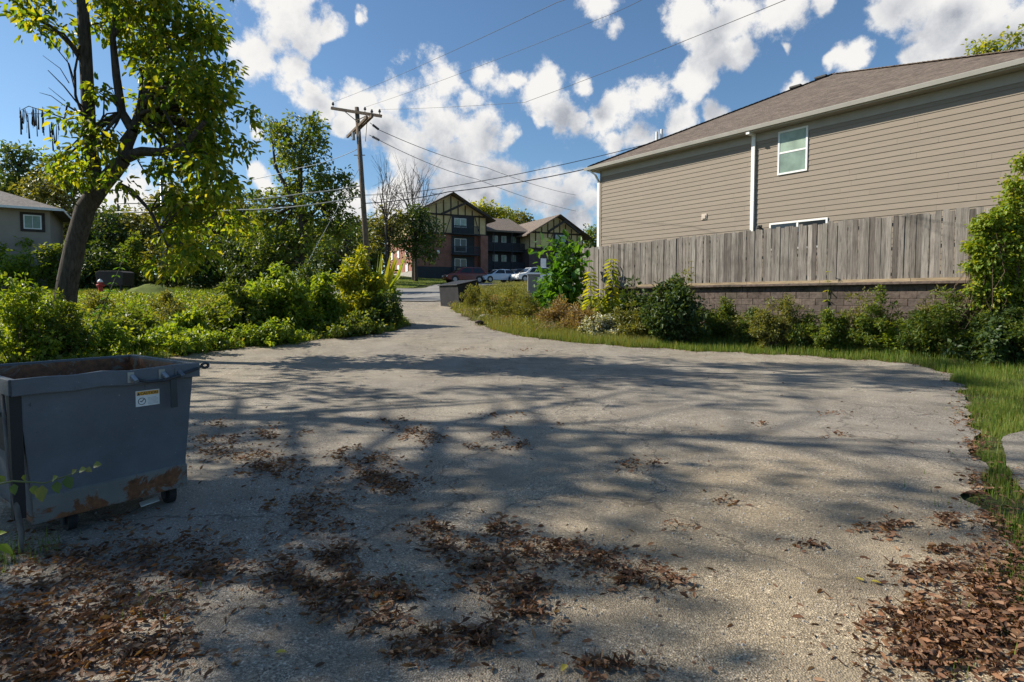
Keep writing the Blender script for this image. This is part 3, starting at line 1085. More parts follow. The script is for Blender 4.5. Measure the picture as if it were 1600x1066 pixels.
# ------------------------------------------------------------------ wooden fence and the block wall under it
fp = Plane(903, 0, 0)
FL = fp.hit(1535, 437)[0]
ztL, zbL = fp.hit(905, 388)[1], fp.hit(1000, 455)[1]
ztR, zbR = fp.hit(1535, 322)[1], fp.hit(1535, 437)[1]
xbL = fp.hit(1000, 455)[0]
FEND = FL + 2.6
fence = thing('fence', 'weathered grey wooden privacy fence of vertical boards above the block wall', 'fence', fp.o, RZ)
fr = random.Random(11)
mb = MB()
x = 0.0
kk = 0
while x < FEND:
    w = fr.choice((.135, .14, .142, .15)) * fr.uniform(.97, 1.02)
    t = x / FL
    zt = ztL + (ztR - ztL) * t + fr.uniform(-.045, .025) - (.06 if fr.random() < .05 else 0)
    zb = zbL + (zbR - zbL) * (x - xbL) / (FL - xbL) + fr.uniform(-.01, .02)
    if x < xbL: zb = min(zb, 1.55 + .1 * t)
    ln = fr.uniform(-.010, .010)
    tw = fr.uniform(-.008, .008)
    kk = 1 - kk
    y0 = -.017 * kk + fr.uniform(-.004, .004)
    g = w - fr.choice((.003, .005, .010, .016))
    c = .012
    y1, y2 = y0 - .018, y0
    o = [(x, zb), (x + g, zb), (x + g + ln, zt - c * 1.5), (x + g - c + ln, zt), (x + c + ln, zt), (x + ln, zt - c * 1.5)]
    mb.add([(p[0], y1 + (tw if i in (0, 5, 4) else -tw), p[1]) for i, p in enumerate(o)] + [(p[0], y2 + (tw if i in (0, 5, 4) else -tw), p[1]) for i, p in enumerate(o)],
           [tuple(range(6)), tuple(reversed(range(6, 12)))] + [(i, i + 6, (i + 1) % 6 + 6, (i + 1) % 6) for i in range(6)])
    x += w
mb.build('boards', M['fence_wood'], fence)
for k in range(3):
    mb = MB()
    f = (.12, .5, .86)[k]
    mb.bar((0, .04, zbL + (ztL - zbL) * f), (FEND, .04, zbR + (ztR - zbR) * f + (zbR - zbL) * (FEND / FL - 1)), .04, .09)
    mb.build('rail', M['fence_wood'], fence)
for k in range(7):
    xp = 1.2 + k * 2.4
    if xp < FEND:
        MB().box(xp - .045, xp + .045, .062, .152, .9, ztL + (ztR - ztL) * xp / FL - .12).build('post', M['fence_wood'], fence)

wall = thing('retaining_wall', 'low brown block retaining wall running below the wooden fence', 'wall', fp.o, RZ)
mb = MB()
xw0 = fp.hit(955, 470)[0]
br = random.Random(5)
for r in range(7):
    zz = 2.0 - .235 - r * .2
    x = xw0 + (r % 2) * .2
    while x < FEND + 2:
        w = .40
        lean = (r) * .018
        y = -.17 - lean + br.uniform(-.014, .01)
        mb.box(x + .002, x + w - .002, y, y + .16, zz + .002 + br.uniform(-.002, .002), zz + .198)
        x += w
mb.build('blocks', M['block'], wall, bevel=.012)
mb = MB()
mb.box(xw0 + .05, FEND + 2, -.34, -.004, 1.955, 2.03)
mb.build('cap', M['block'], wall, bevel=.012)
mb = MB()
x = xw0 + 1.4
while x < FEND + 2:
    w = 2.35
    mb.box(x, x + w - .012, -.062, -.030, 2.034, 2.034 + .085)
    x += w
mb.build('kickboard', M['edge_wood'], fence)


# ------------------------------------------------------------------ the near dumpster (front face px 57..297)
HD = 1.09
cA = at(17, 597, 3.50); cB = at(311, 567, 4.42)
dvec = Vector((cB.x - cA.x, cB.y - cA.y, 0))
DL = dvec.length
drz = math.atan2(dvec.y, dvec.x)
DD = 1.22
dump = thing('dumpster', 'scuffed blue-grey steel dumpster with open top, rusty foot and caution sticker', 'dumpster', (cA.x, cA.y, 0), drz)
# local: x along the face we see, y away (inward), z up
mb = MB()
x0t, x1t, x0b, x1b = .035, DL - .03, .10, DL - .115
y0t, y1t, y0b, y1b = .03, DD - .03, .05, DD - .10
zb, zt = .17, HD - .02
th = .012


def frustum(mb, e, zb_, zt_, cap):
    vs = [(x0b + e, y0b + e, zb_), (x1b - e, y0b + e, zb_), (x1b - e, y1b - e, zb_), (x0b + e, y1b - e, zb_),
          (x0t + e, y0t + e, zt_), (x1t - e, y0t + e, zt_), (x1t - e, y1t - e, zt_), (x0t + e, y1t - e, zt_)]
    fs = [(0, 1, 5, 4), (1, 2, 6, 5), (2, 3, 7, 6), (3, 0, 4, 7)]
    if cap: fs.append((0, 3, 2, 1))
    return mb.add(vs, fs)


frustum(mb, 0, zb, zt, True)
mb.build('body', M['dump_blue'], dump)
mb = MB()
frustum(mb, th, zb + .012, zt, True)
ins = mb.build('lining', M['dump_inside'], dump, fix=False)
mb = MB()                                    # rolled rim: a channel round the mouth, slightly dented
rim_h = .105
dn = [0, .004, -.006, .008, -.012, -.004, .006, 0]
for i in range(7):
    xa, xb_ = DL * i / 7, DL * (i + 1) / 7
    za, zc = dn[i] * .8, dn[i + 1] * .8
    for (ya, yb) in ((-.008, .028),):
        mb.add([(xa, ya, HD - rim_h + za), (xb_, ya, HD - rim_h + zc), (xb_, yb, HD - rim_h + zc), (xa, yb, HD - rim_h + za),
                (xa, ya, HD + za), (xb_, ya, HD + zc), (xb_, yb, HD + zc), (xa, yb, HD + za)],
               [(4, 5, 6, 7), (0, 1, 5, 4), (2, 3, 7, 6), (0, 3, 2, 1)])
mb.box(.002, DL - .002, DD - .03, DD + .008, HD - rim_h, HD - .004)
mb.box(-.008, .03, .030, DD - .032, HD - rim_h, HD - .002)
mb.box(DL - .03, DL + .008, .030, DD - .032, HD - rim_h, HD - .002)
mb.build('rim', M['dump_blue'], dump, bevel=.004)
mb = MB()
sx, sz = .022, .135
mb.add([(x0b - .012, y0b - .018, zb - .03), (x1b + .02, y0b - .018, zb - .03), (x1b + .02, y0b - .018, zb + sz), (x0b - .012, y0b - .018, zb + sz),
        (x0b - .012, y0b + .02, zb - .03), (x1b + .02, y0b + .02, zb - .03), (x1b + .02, y0b + .004, zb + sz + .015), (x0b - .012, y0b + .004, zb + sz + .015)],
       [(0, 1, 2, 3), (3, 2, 6, 7), (0, 4, 5, 1), (0, 3, 7, 4), (1, 5, 6, 2)])
mb.box(x0b - .01, x1b + .018, y0b + .021, y1b, zb - .03, zb + .002)
mb.build('skid_band', M['dump_band'], dump, bevel=.003)
for xs in (x0b - .085, x1b + .012):          # fork pockets on both sides, coloured black for the shade there
    mb = MB()
    mb.box(xs, xs + .075, .16, DD - .18, .60, .64).box(xs, xs + .075, .16, DD - .18, .78, .82).box(xs, xs + .012, .16, DD - .18, .641, .779)
    mb.build('fork_pocket', M['black'], dump)
mb = MB()                                    # corner post; its black colour carries the shade of this side
mb.box(-.006, .055, .03, .09, .2, HD - rim_h - .002)
mb.build('shade_black_post', M['black'], dump)
for xx in (.28 * DL, .97 * DL - .14):
    for yy in (.17, DD - .22):
        mb = MB()
        mb.tube([(xx - .025, yy, .075), (xx + .025, yy, .075)], .075, 16)
        w = mb.build('caster', M['rubber'], dump, smooth=False)
        fk = MB().box(xx - .045, xx - .034, yy - .03, yy + .03, .05, zb - .045).box(xx + .034, xx + .045, yy - .03, yy + .03, .05, zb - .045).box(xx - .05, xx + .05, yy - .05, yy + .05, zb - .045, zb - .031)
        fk.build('fork', M['paint_dark'], w)
# rod through two lugs, the latch strap hanging from it and the eye past the corner
mb = MB()
rodz = HD - .085
mb.tube([(.60 * DL, -.035, rodz + .015), (.66 * DL, -.048, rodz - .012), (.76 * DL, -.05, rodz - .012), (.84 * DL, -.04, rodz + .005), (DL - .02, -.03, rodz + .05)], .011, 8)
mb.build('rod', M['paint_dark'], dump)
for f in (.585, .765, .865):
    mb = MB()
    mb.tube([(f * DL, -.012, HD - .05), (f * DL + .012, -.055, HD - .085)], .017, 8)
    mb.box(f * DL - .03, f * DL + .012, -.014, -.008, HD - .095, HD - .02)
    mb.build('lug', M['galv'] if f != .865 else M['dump_blue'], dump)
MB().box(.795 * DL, .795 * DL + .045, -.050, -.040, HD - .31, HD - .10).build('latch_strap', M['paint_dark'], dump)
mb = MB()
ex = DL + .055
ring = [(ex + .026 * math.cos(a), .02, HD - .025 + .018 * math.sin(a)) for a in np.linspace(0, 2 * math.pi, 15)]
mb.tube([(DL + .0, .02, HD - .035), (DL + .03, .02, HD - .028)], .012, 8)
mb.tube(ring, .011, 7, False)
mb.build('hinge_eye', M['paint_dark'], dump)


# sticker
def text_mesh(s, size, name, mat, parent, M4, bold=False):
    cu = bpy.data.curves.new(name, 'FONT')
    cu.body = s
    cu.size = size
    cu.extrude = .0003
    if bold: cu.offset = size * .018
    t = bpy.data.objects.new(name, cu)
    COL.objects.link(t)
    bpy.context.view_layer.update()
    me = bpy.data.meshes.new_from_object(t.evaluated_get(bpy.context.evaluated_depsgraph_get()))
    bpy.data.objects.remove(t)
    bpy.data.curves.remove(cu)
    me.transform(M4)
    me.materials.clear()
    me.materials.append(mat)
    o = bpy.data.objects.new(name, me)
    COL.objects.link(o)
    o.parent = parent
    return o


def face_y(z, x=.5):
    return y0b + (y0t - y0b) * (z - zb) / (zt - zb)


tz1, tz0 = HD - .168, HD - .282
tx0, tx1 = .615 * DL, .755 * DL
ym = face_y((tz0 + tz1) / 2)
tilt = math.atan2(y0b - y0t, zt - zb)
stk = bpy.data.objects.new('sticker', None)
COL.objects.link(stk)
bpy.data.objects.remove(stk)
M4 = Matrix.Translation((tx0, face_y(tz0) - .0025, tz0)) @ Matrix.Rotation(math.pi / 2 + tilt, 4, 'X')
sw, sh = tx1 - tx0, tz1 - tz0
mb = MB().box(0, sw, 0, sh, -.0008, .0006)
sticker = mb.build('sticker', plain('sticker_white', (.75, .75, .72), .5, .1, 8), dump)
sticker.data.transform(M4)
mb = MB().box(.006, sw - .006, sh - .034, sh - .006, .0009, .0012)
q = mb.build('orange_band', plain('sticker_orange', (.75, .36, .03), .5, .12, 8), sticker)
q.data.transform(M4)
ink = plain('ink', (.02, .02, .025), .6)
mb = MB()
mb.prism([(.009, sh - .031), (.029, sh - .031), (.019, sh - .010)], 'z', .0014, .0016)
q = mb.build('warning_triangle', ink, sticker)
q.data.transform(M4)
text_mesh('CAUTION', .0255, 'lettering', ink, sticker, M4 @ Matrix.Translation((.031, sh - .0295, .0016)), True)
mb = MB()
cxs, cys, rr = .040, .037, .024
mb.tube([(cxs + rr * math.cos(a), cys + rr * math.sin(a), .0014) for a in np.linspace(0, 2 * math.pi, 20)], .0022, 4, False)
mb.bar((cxs - .012, cys + .002, .0016), (cxs - .002, cys - .004, .0016), .005, .001)
mb.bar((cxs - .004, cys - .005, .0016), (cxs + .014, cys + .014, .0016), .005, .001)
q = mb.build('pictogram', ink, sticker)
q.data.transform(M4)
mb = MB()
for k in range(6):
    mb.box(.078, sw - .010 - (.012 if k % 3 == 2 else 0), .012 + k * .009, .0145 + k * .009, .0009, .0011)
q = mb.build('small_print', plain('ink_faint', (.3, .33, .38), .6), sticker)
q.data.transform(M4)

# ------------------------------------------------------------------ utility pole with two cross arms
pb = gnd(577, 476)
PY = 36.0
ptop = at(557.5, 168, PY)
pfoot = at(577, 455, PY)
k = (float(H(pfoot.x, PY)) - .4 - ptop.z) / (pfoot.z - ptop.z)
pfoot = ptop.lerp(pfoot, k)
pole = thing('utility_pole', 'tall weathered wooden utility pole with two crossed arms beside the drive', 'utility pole', (pfoot.x, pfoot.y, pfoot.z))
po = Vector(pole.location)


def pl(px, py, Y=PY):
    return at(px, py, Y) - po


mb = MB()
mb.tube([(0, 0, 0), (ptop - po) * .5, ptop - po], [.19, .165, .135], 12)
mb.build('shaft', M['pole_wood'], pole, smooth=True)
aL, aR = pl(519, 170.5, 36.6), pl(597, 183, 35.2)
mb = MB().bar(aL + Vector((0, -.16, 0)), aR + Vector((0, -.16, 0)), .12, .17)
up_arm = mb.build('cross_arm', M['pole_wood'], pole)
bL, bR = pl(546, 212, 38.4), pl(577.5, 181, 34.0)
mb = MB().bar(bL + Vector((.16, 0, 0)), bR + Vector((.16, 0, 0)), .13, .17)
mb.bar(bL + Vector((-.2, 0.2, -.03)), bR + Vector((-.2, 0.2, -.03)), .12, .16)
low_arm = mb.build('cross_arm', M['pole_wood'], pole)
mb = MB()
mid = (ptop - po)
mb.bar(aL.lerp(aR, .26) + Vector((0, -.24, -.05)), pl(557.5, 190) + Vector((0, -.2, 0)), .03, .05)
mb.bar(aL.lerp(aR, .76) + Vector((0, -.24, -.05)), pl(559, 190) + Vector((0, -.2, 0)), .03, .05)
mb.bar(bR.lerp(bL, .1), pl(566, 221) + Vector((.2, 0, 0)), .03, .05)
mb.build('brace', M['pole_wood'], pole)


def insulator(p, par):
    b = MB()
    b.tube([p, p + Vector((0, 0, .12)), p + Vector((0, 0, .13)), p + Vector((0, 0, .21)), p + Vector((0, 0, .23)), p + Vector((0, 0, .30))], [.025, .025, .075, .085, .055, .05], 10)
    b.build('insulator', M['paint_dark'], par)


for f in (.035, .68, .965):
    insulator(aL.lerp(aR, f) + Vector((0, -.16, .085)), up_arm)
insulator(bR.lerp(bL, .02) + Vector((.16, 0, .085)), low_arm)
ends = []
for (p0, p1) in ((pl(578, 192, 34.4), pl(593, 203.5, 34.6)), (pl(577, 211, 36), pl(594, 220, 36.2))):
    d = p1 - p0
    b = MB()
    b.tube([p0, p1], .018, 6)
    for i in range(5):
        c = p0 + d * (.35 + .13 * i)
        b.tube([c - d.normalized() * .04, c + d.normalized() * .04], [.085, .06], 8)
    b.build('strain_insulator', M['paint_dark'], low_arm)
    ends.append(po + p1)
b = MB()
g = pl(556, 214)
b.tube([g + Vector((-.12, -.1, -.22)), g + Vector((-.12, -.1, .22))], .11, 10)
b.tube([g + Vector((.2, -.2, -.3)), g + Vector((.3, -.25, .25))], .03, 6)
b.build('cutout', M['galv'], pole)
b = MB()
q = pl(562, 243)
b.tube([q + Vector((-.35, -.05, 0)), q + Vector((.35, -.05, 0))], .03, 6)
b.build('cable_bracket', M['galv'], pole)


def wire(pts, r, sag, label, mat='cable', name='power_line', group='overhead wires from the utility pole'):
    pts = [Vector(p) for p in pts]
    out = []
    for i in range(len(pts) - 1):
        for j in range(14):
            t = j / 14
            q = pts[i].lerp(pts[i + 1], t)
            q.z -= sag * 4 * t * (1 - t)
            out.append(q)
    out.append(pts[-1])
    o = MB().tube(out, r, 5).build(name, M[mat], smooth=True)
    return tag(o, label, 'wire', group)


wa = [po + aL.lerp(aR, f) + Vector((0, -.16, .38)) for f in (.035, .68, .965)]
wire([wa[0], at(870, 4, 14), at(1050, -90, 9.5)], .007, .1, 'thin overhead line climbing from the left tip of the upper cross arm')
wire([wa[1], at(960, 20, 17), at(1180, -110, 10)], .007, .1, 'thin overhead line climbing from the middle of the upper cross arm')
wire([wa[2], at(820, 160, 25), at(1232, -2, 13), at(1420, -75, 10.5)], .008, .05, 'thin overhead line crossing the clouds above the right half of the house roof')
wire([ends[0], at(760, 262, 52), at(900, 305, 72)], .02, .25, 'upper slack wire falling away from the strain insulator')
wire([ends[1], at(745, 280, 52), at(900, 330, 72)], .02, .25, 'lower slack wire falling away from the strain insulator')
hx = hp.o + hp.n * 1.2 + hp.u * 2.0
wire([po + pl(568, 318), at(700, 300, 35), at(912, 265, 33), Vector((hp.o + hp.u * -.5 + hp.n * 7)) + Vector((0, 0, soff_z + .35))], .028, .12, 'thick black service cable running from the pole to the house eave')
wire([po + pl(566, 305), at(690, 294, 34), at(962, 238, 33), at(1120, 190, 41)], .02, .1, 'thinner dark cable passing just over the house roof corner')
wire([po + pl(566, 290), at(470, 303, 36), at(380, 313, 36), at(180, 318, 37)], .04, .05, 'upper pale telephone cable leading left from the pole through the trees', 'cable_pale')
wire([po + pl(569, 306), at(470, 322, 36), at(380, 328, 36.5), at(180, 332, 38)], .04, .05, 'lower pale telephone cable leading left from the pole through the trees', 'cable_pale')
wire([po + pl(561, 232), at(470, 262, 37), at(330, 290, 40)], .02, .15, 'faint pale wire sagging left across the tall tree crown', 'cable_pale')
wire([po + pl(562, 262), at(486, 400, 31), at(470, 440, 29.5)], .014, 0, 'steel guy wire slanting down from the pole into the creepers', 'cable_pale', 'guy_wire')


def far_pole(px, pt, pbm, Y, r, label, mat):
    a = at(px, pt, Y)
    b0 = at(px + 3, pbm, Y)
    z = float(H(b0.x, Y)) - .2
    t = thing('utility_pole', label, 'utility pole', (b0.x, Y, z))
    MB().tube([(0, 0, 0), a - Vector((b0.x, Y, z))], [r, r * .7], 10).build('shaft', M[mat], t, smooth=True)
    MB().bar(a - Vector((b0.x, Y, z)) + Vector((-.5, -.12, -.35)), a - Vector((b0.x, Y, z)) + Vector((.5, -.12, -.4)), .1, .12).build('cross_arm', M[mat], t)


far_pole(252, 282, 372, 52, .17, 'pale distant pole standing behind the left trees', 'galv')
far_pole(183, 292, 360, 58, .12, 'thin dark distant pole left of the pale one', 'pole_wood')


# ------------------------------------------------------------------ cars in the far parking area
M['red_paint'] = car_paint('red_paint', (.13, .008, .010))
M['blue_paint'] = car_paint('blue_paint', (.42, .52, .62))
M['white_car'] = car_paint('white_car', (.78, .78, .76))
M['grey_paint'] = car_paint('grey_paint', (.05, .06, .075))
M['lamp_red'] = plain('lamp_red', (.35, .01, .01), .25)
M['lamp_clear'] = plain('lamp_clear', (.7, .7, .68), .15)
CARS = {'suv': dict(L=4.6, W=1.85, zb=.30, belt=1.02, top=1.68, body=[(0, .5), (.05, .85), (.95, 1.02), (3.4, 1.06), (4.55, 1.04), (4.6, .6), (4.5, .32), (.12, .3)],
                    cab=[(.95, 1.0), (1.75, 1.62), (2.3, 1.68), (4.0, 1.66), (4.5, 1.04)], w=[.85, 3.65], r=.36),
        'hatch': dict(L=4.25, W=1.75, zb=.22, belt=.92, top=1.47, body=[(0, .45), (.08, .68), (1.0, .88), (3.3, .95), (4.15, .96), (4.25, .6), (4.15, .26), (.12, .24)],
                      cab=[(.95, .86), (1.9, 1.40), (2.5, 1.47), (3.4, 1.42), (4.15, .95)], w=[.78, 3.4], r=.31)}


def car(label, style, paint, loc, rz):
    s = CARS[style]
    t = thing('parked_car', label, 'car', loc, rz, 'cars parked in front of the apartment building')
    hw = s['W'] / 2
    L2 = s['L'] / 2

    def loft(poly, wid, name, mat, par, bev):
        n = len(poly)
        vs = []
        for sd in (-1, 1):
            for (x, z) in poly: vs.append((x - L2, sd * wid(z), z))
        b = MB().add(vs, [tuple(range(n)), tuple(reversed(range(n, 2 * n)))] + [(i, i + n, (i + 1) % n + n, (i + 1) % n) for i in range(n)])
        return b.build(name, mat, par, bevel=bev)
    loft(s['body'], lambda z: hw * (1 - .08 * max(0, (z - .7))), 'body', M[paint], t, .05)
    cab = s['cab']
    wf = lambda z: hw * (.95 - .30 * (z - s['belt']) / (s['top'] - s['belt']) * .75)
    loft(cab, wf, 'cabin', M[paint], t, .04)
    # side glass, two panes a side, plus both screens
    x0, x1 = cab[0][0] + .35, cab[-1][0] - .22
    zt, zb = s['top'] - .1, s['belt'] + .06
    xm = (x0 + x1) / 2 + .1
    for sd in (-1, 1):
        for (a, b2, c, d) in ((x0 + .08, x0 + .62, xm - .05, xm - .05), (xm + .05, xm + .05, x1 - .32, x1 - .05)):
            q = [(a - L2, sd * (wf(zb) + .008), zb), (d - L2, sd * (wf(zb) + .008), zb), (c - L2, sd * (wf(zt) + .008), zt), (b2 - L2, sd * (wf(zt) + .008), zt)]
            q2 = [(p[0], p[1] - sd * .02, p[2]) for p in q]
            MB().add(q + q2, [(0, 1, 2, 3), (4, 7, 6, 5), (0, 4, 5, 1), (1, 5, 6, 2), (2, 6, 7, 3), (3, 7, 4, 0)]).build('window', M['glass_dark'], t)
    for (p0, p1) in ((cab[0], cab[1]), (cab[-1], cab[-2])):
        a, b2 = Vector((p0[0] - L2, 0, p0[1])), Vector((p1[0] - L2, 0, p1[1]))
        n = Vector((b2.z - a.z, 0, -(b2.x - a.x))).normalized() * (-.012 if p0 == cab[0] else .012)
        lo, hi = a.lerp(b2, .12), a.lerp(b2, .9)
        q = [(lo.x, -wf(lo.z) + .1, lo.z), (lo.x, wf(lo.z) - .1, lo.z), (hi.x, wf(hi.z) - .08, hi.z), (hi.x, -wf(hi.z) + .08, hi.z)]
        MB().add([Vector(p) + n for p in q] + [Vector(p) - n for p in q], [(0, 1, 2, 3), (4, 7, 6, 5), (0, 4, 5, 1), (1, 5, 6, 2), (2, 6, 7, 3), (3, 7, 4, 0)]).build('windscreen', M['glass_dark'], t)
    for xw in s['w']:
        for sd in (-1, 1):
            yo = sd * (hw - .1)
            w = MB().tube([(xw - L2, yo - .1, s['r']), (xw - L2, yo + .1, s['r'])], s['r'], 18).build('wheel', M['rubber'], t)
            MB().tube([(xw - L2, yo + sd * .09, s['r']), (xw - L2, yo + sd * .115, s['r'])], [s['r'] * .68, s['r'] * .6], 14).build('rim', M['galv'], w)
            MB().tube([(xw - L2, sd * (hw - .14), s['r'] + .03), (xw - L2, sd * (hw + .004), s['r'] + .03)], s['r'] * 1.17, 18).build('wheel_arch', M['black'], t)
    for sd in (-1, 1):
        MB().box(s['L'] - .09 - L2, s['L'] - .01 - L2, sd * hw * .8 - .1, sd * hw * .8 + .1, s['belt'] - .22, s['belt'] + .05).build('tail_light', M['lamp_red'], t)
        MB().box(-L2 - .0, -L2 + .10, sd * hw * .72 - .16, sd * hw * .72 + .16, s['belt'] - .38, s['belt'] - .24).build('headlight', M['lamp_clear'], t)
    return t


def car_at(px, Y, rz, *a):
    p = at(px, 440, Y)
    return car(*a, (p.x, Y, float(H(p.x, Y)) + .05), R(rz))


car_at(726, 62, 27, 'dark red boxy parked car beside the brick gable', 'suv', 'red_paint')
car_at(777, 63.5, 30, 'pale blue parked hatchback between red and white cars', 'hatch', 'blue_paint')
car_at(806, 66.5, 34, 'dark grey parked car half hidden behind pale blue hatchback', 'hatch', 'grey_paint')
car_at(832, 63.5, 28, 'white tall parked car behind the grey pedestal', 'suv', 'white_car')

# ------------------------------------------------------------------ small black dumpster by the drive
p = gnd(704, 481)
dq = at(718, 470, p.y + .7)
d2 = thing('dumpster', 'small dark dumpster with sloping black lid at the weedy edge of drive', 'dumpster', (dq.x, p.y + .7, float(H(dq.x - .4, p.y + .3)) - .02), R(38))
mb = MB()
prof = [(-.62, .12), (.62, .12), (.72, .95), (.55, 1.42), (-.72, 1.16)]
mb.prism(prof, 'y', -.95, .95)
mb.build('body', M['dump_far'], d2, bevel=.01)
for y in (-.955, .925):
    MB().box(-.66, .68, y, y + .03, .62, .70).build('side_rib', M['paint_dark'], d2)
    MB().box(-.45, .45, y - .03 if y < 0 else y + .03, y + .01 if y < 0 else y + .07, .40, .58).build('fork_pocket', M['black'], d2)
for y0 in (-.99, .01):
    mb = MB()
    mb.prism([(-.80, 1.17), (.56, 1.455), (.56, 1.50), (-.80, 1.215)], 'y', y0, y0 + .97)
    mb.build('lid', M['black'], d2, bevel=.01)
MB().box(-.66, .66, -.9, .9, .0, .119).build('base', M['black'], d2)

# ------------------------------------------------------------------ pedestal, signs, hydrant, brown bin
p = gnd(838, 466)
t = thing('utility_pedestal', 'grey metal utility pedestal standing in the weeds with white notice plate', 'pedestal', (at(834, 466, 31).x, 31, float(H(at(834, 466, 31).x, 31)) - .1))
z1 = at(836, 430, 31).z - t.location.z
MB().box(-.34, .34, -.2, .2, 0, z1).build('cabinet', plain('ped_grey', (.24, .235, .24), .6, .12), t, bevel=.03)
MB().box(-.37, .37, -.23, .23, z1 + .001, z1 + .06).build('lid', plain('ped_grey_lid', (.27, .265, .27), .6, .12), t, bevel=.02)
MB().box(.18, .62, -.235, -.215, z1 - .52, z1 - .12).build('notice_plate', M['white_paint'], t)
t = thing('sign', 'small white parking sign on a thin post in front of the plum brick wing', 'sign', (at(849, 430, 66).x, 66, float(H(3, 66))))
z1 = at(849, 404, 66).z - t.location.z
MB().tube([(0, 0, 0), (0, 0, z1)], .04, 8).build('post', M['galv'], t)
MB().box(-.32, .32, -.07, -.045, z1 - 1.1, z1).build('panel', M['white_paint'], t)

hY = 37.0
p = at(157, 452, hY)
t = thing('fire_hydrant', 'red fire hydrant with pale cap beside brown bin', 'hydrant', (p.x, hY, float(H(p.x, hY)) + .0))
zs = at(157, 436, hY).z - t.location.z
b = MB()
b.tube([(0, 0, 0), (0, 0, .06), (0, 0, .07), (0, 0, zs * .72), (0, 0, zs * .74), (0, 0, zs * .78)], [.19, .19, .13, .13, .18, .18], 14)
b.tube([(-.24, 0, zs * .56), (.24, 0, zs * .56)], .075, 10)
b.tube([(0, -.24, zs * .5), (0, 0, zs * .5)], .095, 10)
b.build('barrel', plain('hydrant_red', (.45, .03, .02), .4), t, smooth=False)
MB().tube([(0, 0, zs * .78), (0, 0, zs * .88), (0, 0, zs * .96), (0, 0, zs)], [.16, .14, .06, .04], 12).build('bonnet', M['white_paint'], t)
bY = 39.0
p = at(181, 449, bY)
t = thing('bin', 'dark brown steel bin on a pale slab next to the hydrant', 'bin', (p.x, bY, float(H(p.x, bY))))
w = 40 * bY / F_PX / 2
zt_ = at(181, 424, bY).z - t.location.z
zb_ = at(181, 446, bY).z - t.location.z
bm_ = plain('bin_brown', (.035, .026, .022), .7)
MB().prism([(-w, zb_), (w, zb_), (w * 1.06, zt_ - .1), (w * .8, zt_), (-w * .8, zt_), (-w * 1.06, zt_ - .1)], 'y', -.6, .6).build('body', bm_, t, bevel=.02)
for sx in (-1, 1):
    for sy in (-1, 1):
        MB().box(sx * w * .8 - .06, sx * w * .8 + .06, sy * .5 - .06, sy * .5 + .06, .08, zb_ - .002).build('leg', M['black'], t)
sl = MB().box(-w * 1.1, w * 1.1, -.9, .9, -.2, .078).build('slab', M['concrete'])
sl.location = t.location
tag(sl, 'pale concrete slab under the dark brown bin', 'slab')

# ------------------------------------------------------------------ beige house far left
hY = 46.0
a = at(100, 330, hY)
h2 = thing('house', 'low beige house with grey roof and dark-framed window at the left edge', 'house', (a.x, hY, 1.6), R(33))
o = Vector(h2.location)
ze = at(100, 329, hY).z - o.z
MB().box(-16, -.9, 0.0, 9, -1, ze).build('wall', M['beige'], h2)
mb = MB()
mb.add([(-17, -.8, ze), (0, -.8, ze), (0, 9.8, ze), (-17, 9.8, ze), (-13, 4.5, ze + 2.1), (-5.5, 4.5, ze + 2.1)], [(0, 1, 5, 4), (1, 2, 5), (2, 3, 4, 5), (3, 0, 4), (0, 3, 2, 1)])
mb.build('roof', M['shingle_grey'], h2)
MB().box(-17, 0, -.85, -.801, ze - .16, ze + .02).box(-.001, .05, -.85, 9.8, ze - .16, ze + .02).build('fascia', M['white_paint'], h2)
wx = (at(49, 350, hY).x - o.x) / (math.cos(R(33)) + .94 * math.sin(R(33)))
wz = at(49, 350, hY).z - o.z
f = MB().box(wx - .75, wx + .75, -.06, -.001, wz - .75, wz + .75).build('window', M['timber'], h2)
f2 = MB().box(wx - .55, wx + .55, -.075, -.061, wz - .55, wz + .55).build('frame', M['white_paint'], f)
MB().box(wx - .46, wx - .02, -.085, -.076, wz - .46, wz + .46).box(wx + .02, wx + .46, -.085, -.076, wz - .46, wz + .46).build('pane', M['pane_low'], f)

# ------------------------------------------------------------------ the apartment building
AY = 76.0
ao = at(647, 432, AY)
AZ = ao.z - .15
apt = thing('apartment_building', 'half-timbered brick apartment building with two gables and dark balconies', 'building', (ao.x, AY, AZ), math.atan2(.44, .9))


def apz(py, s):                      # height in the building frame of a pixel row at facade distance s
    return at(700, py, AY + .44 * s).z - AZ


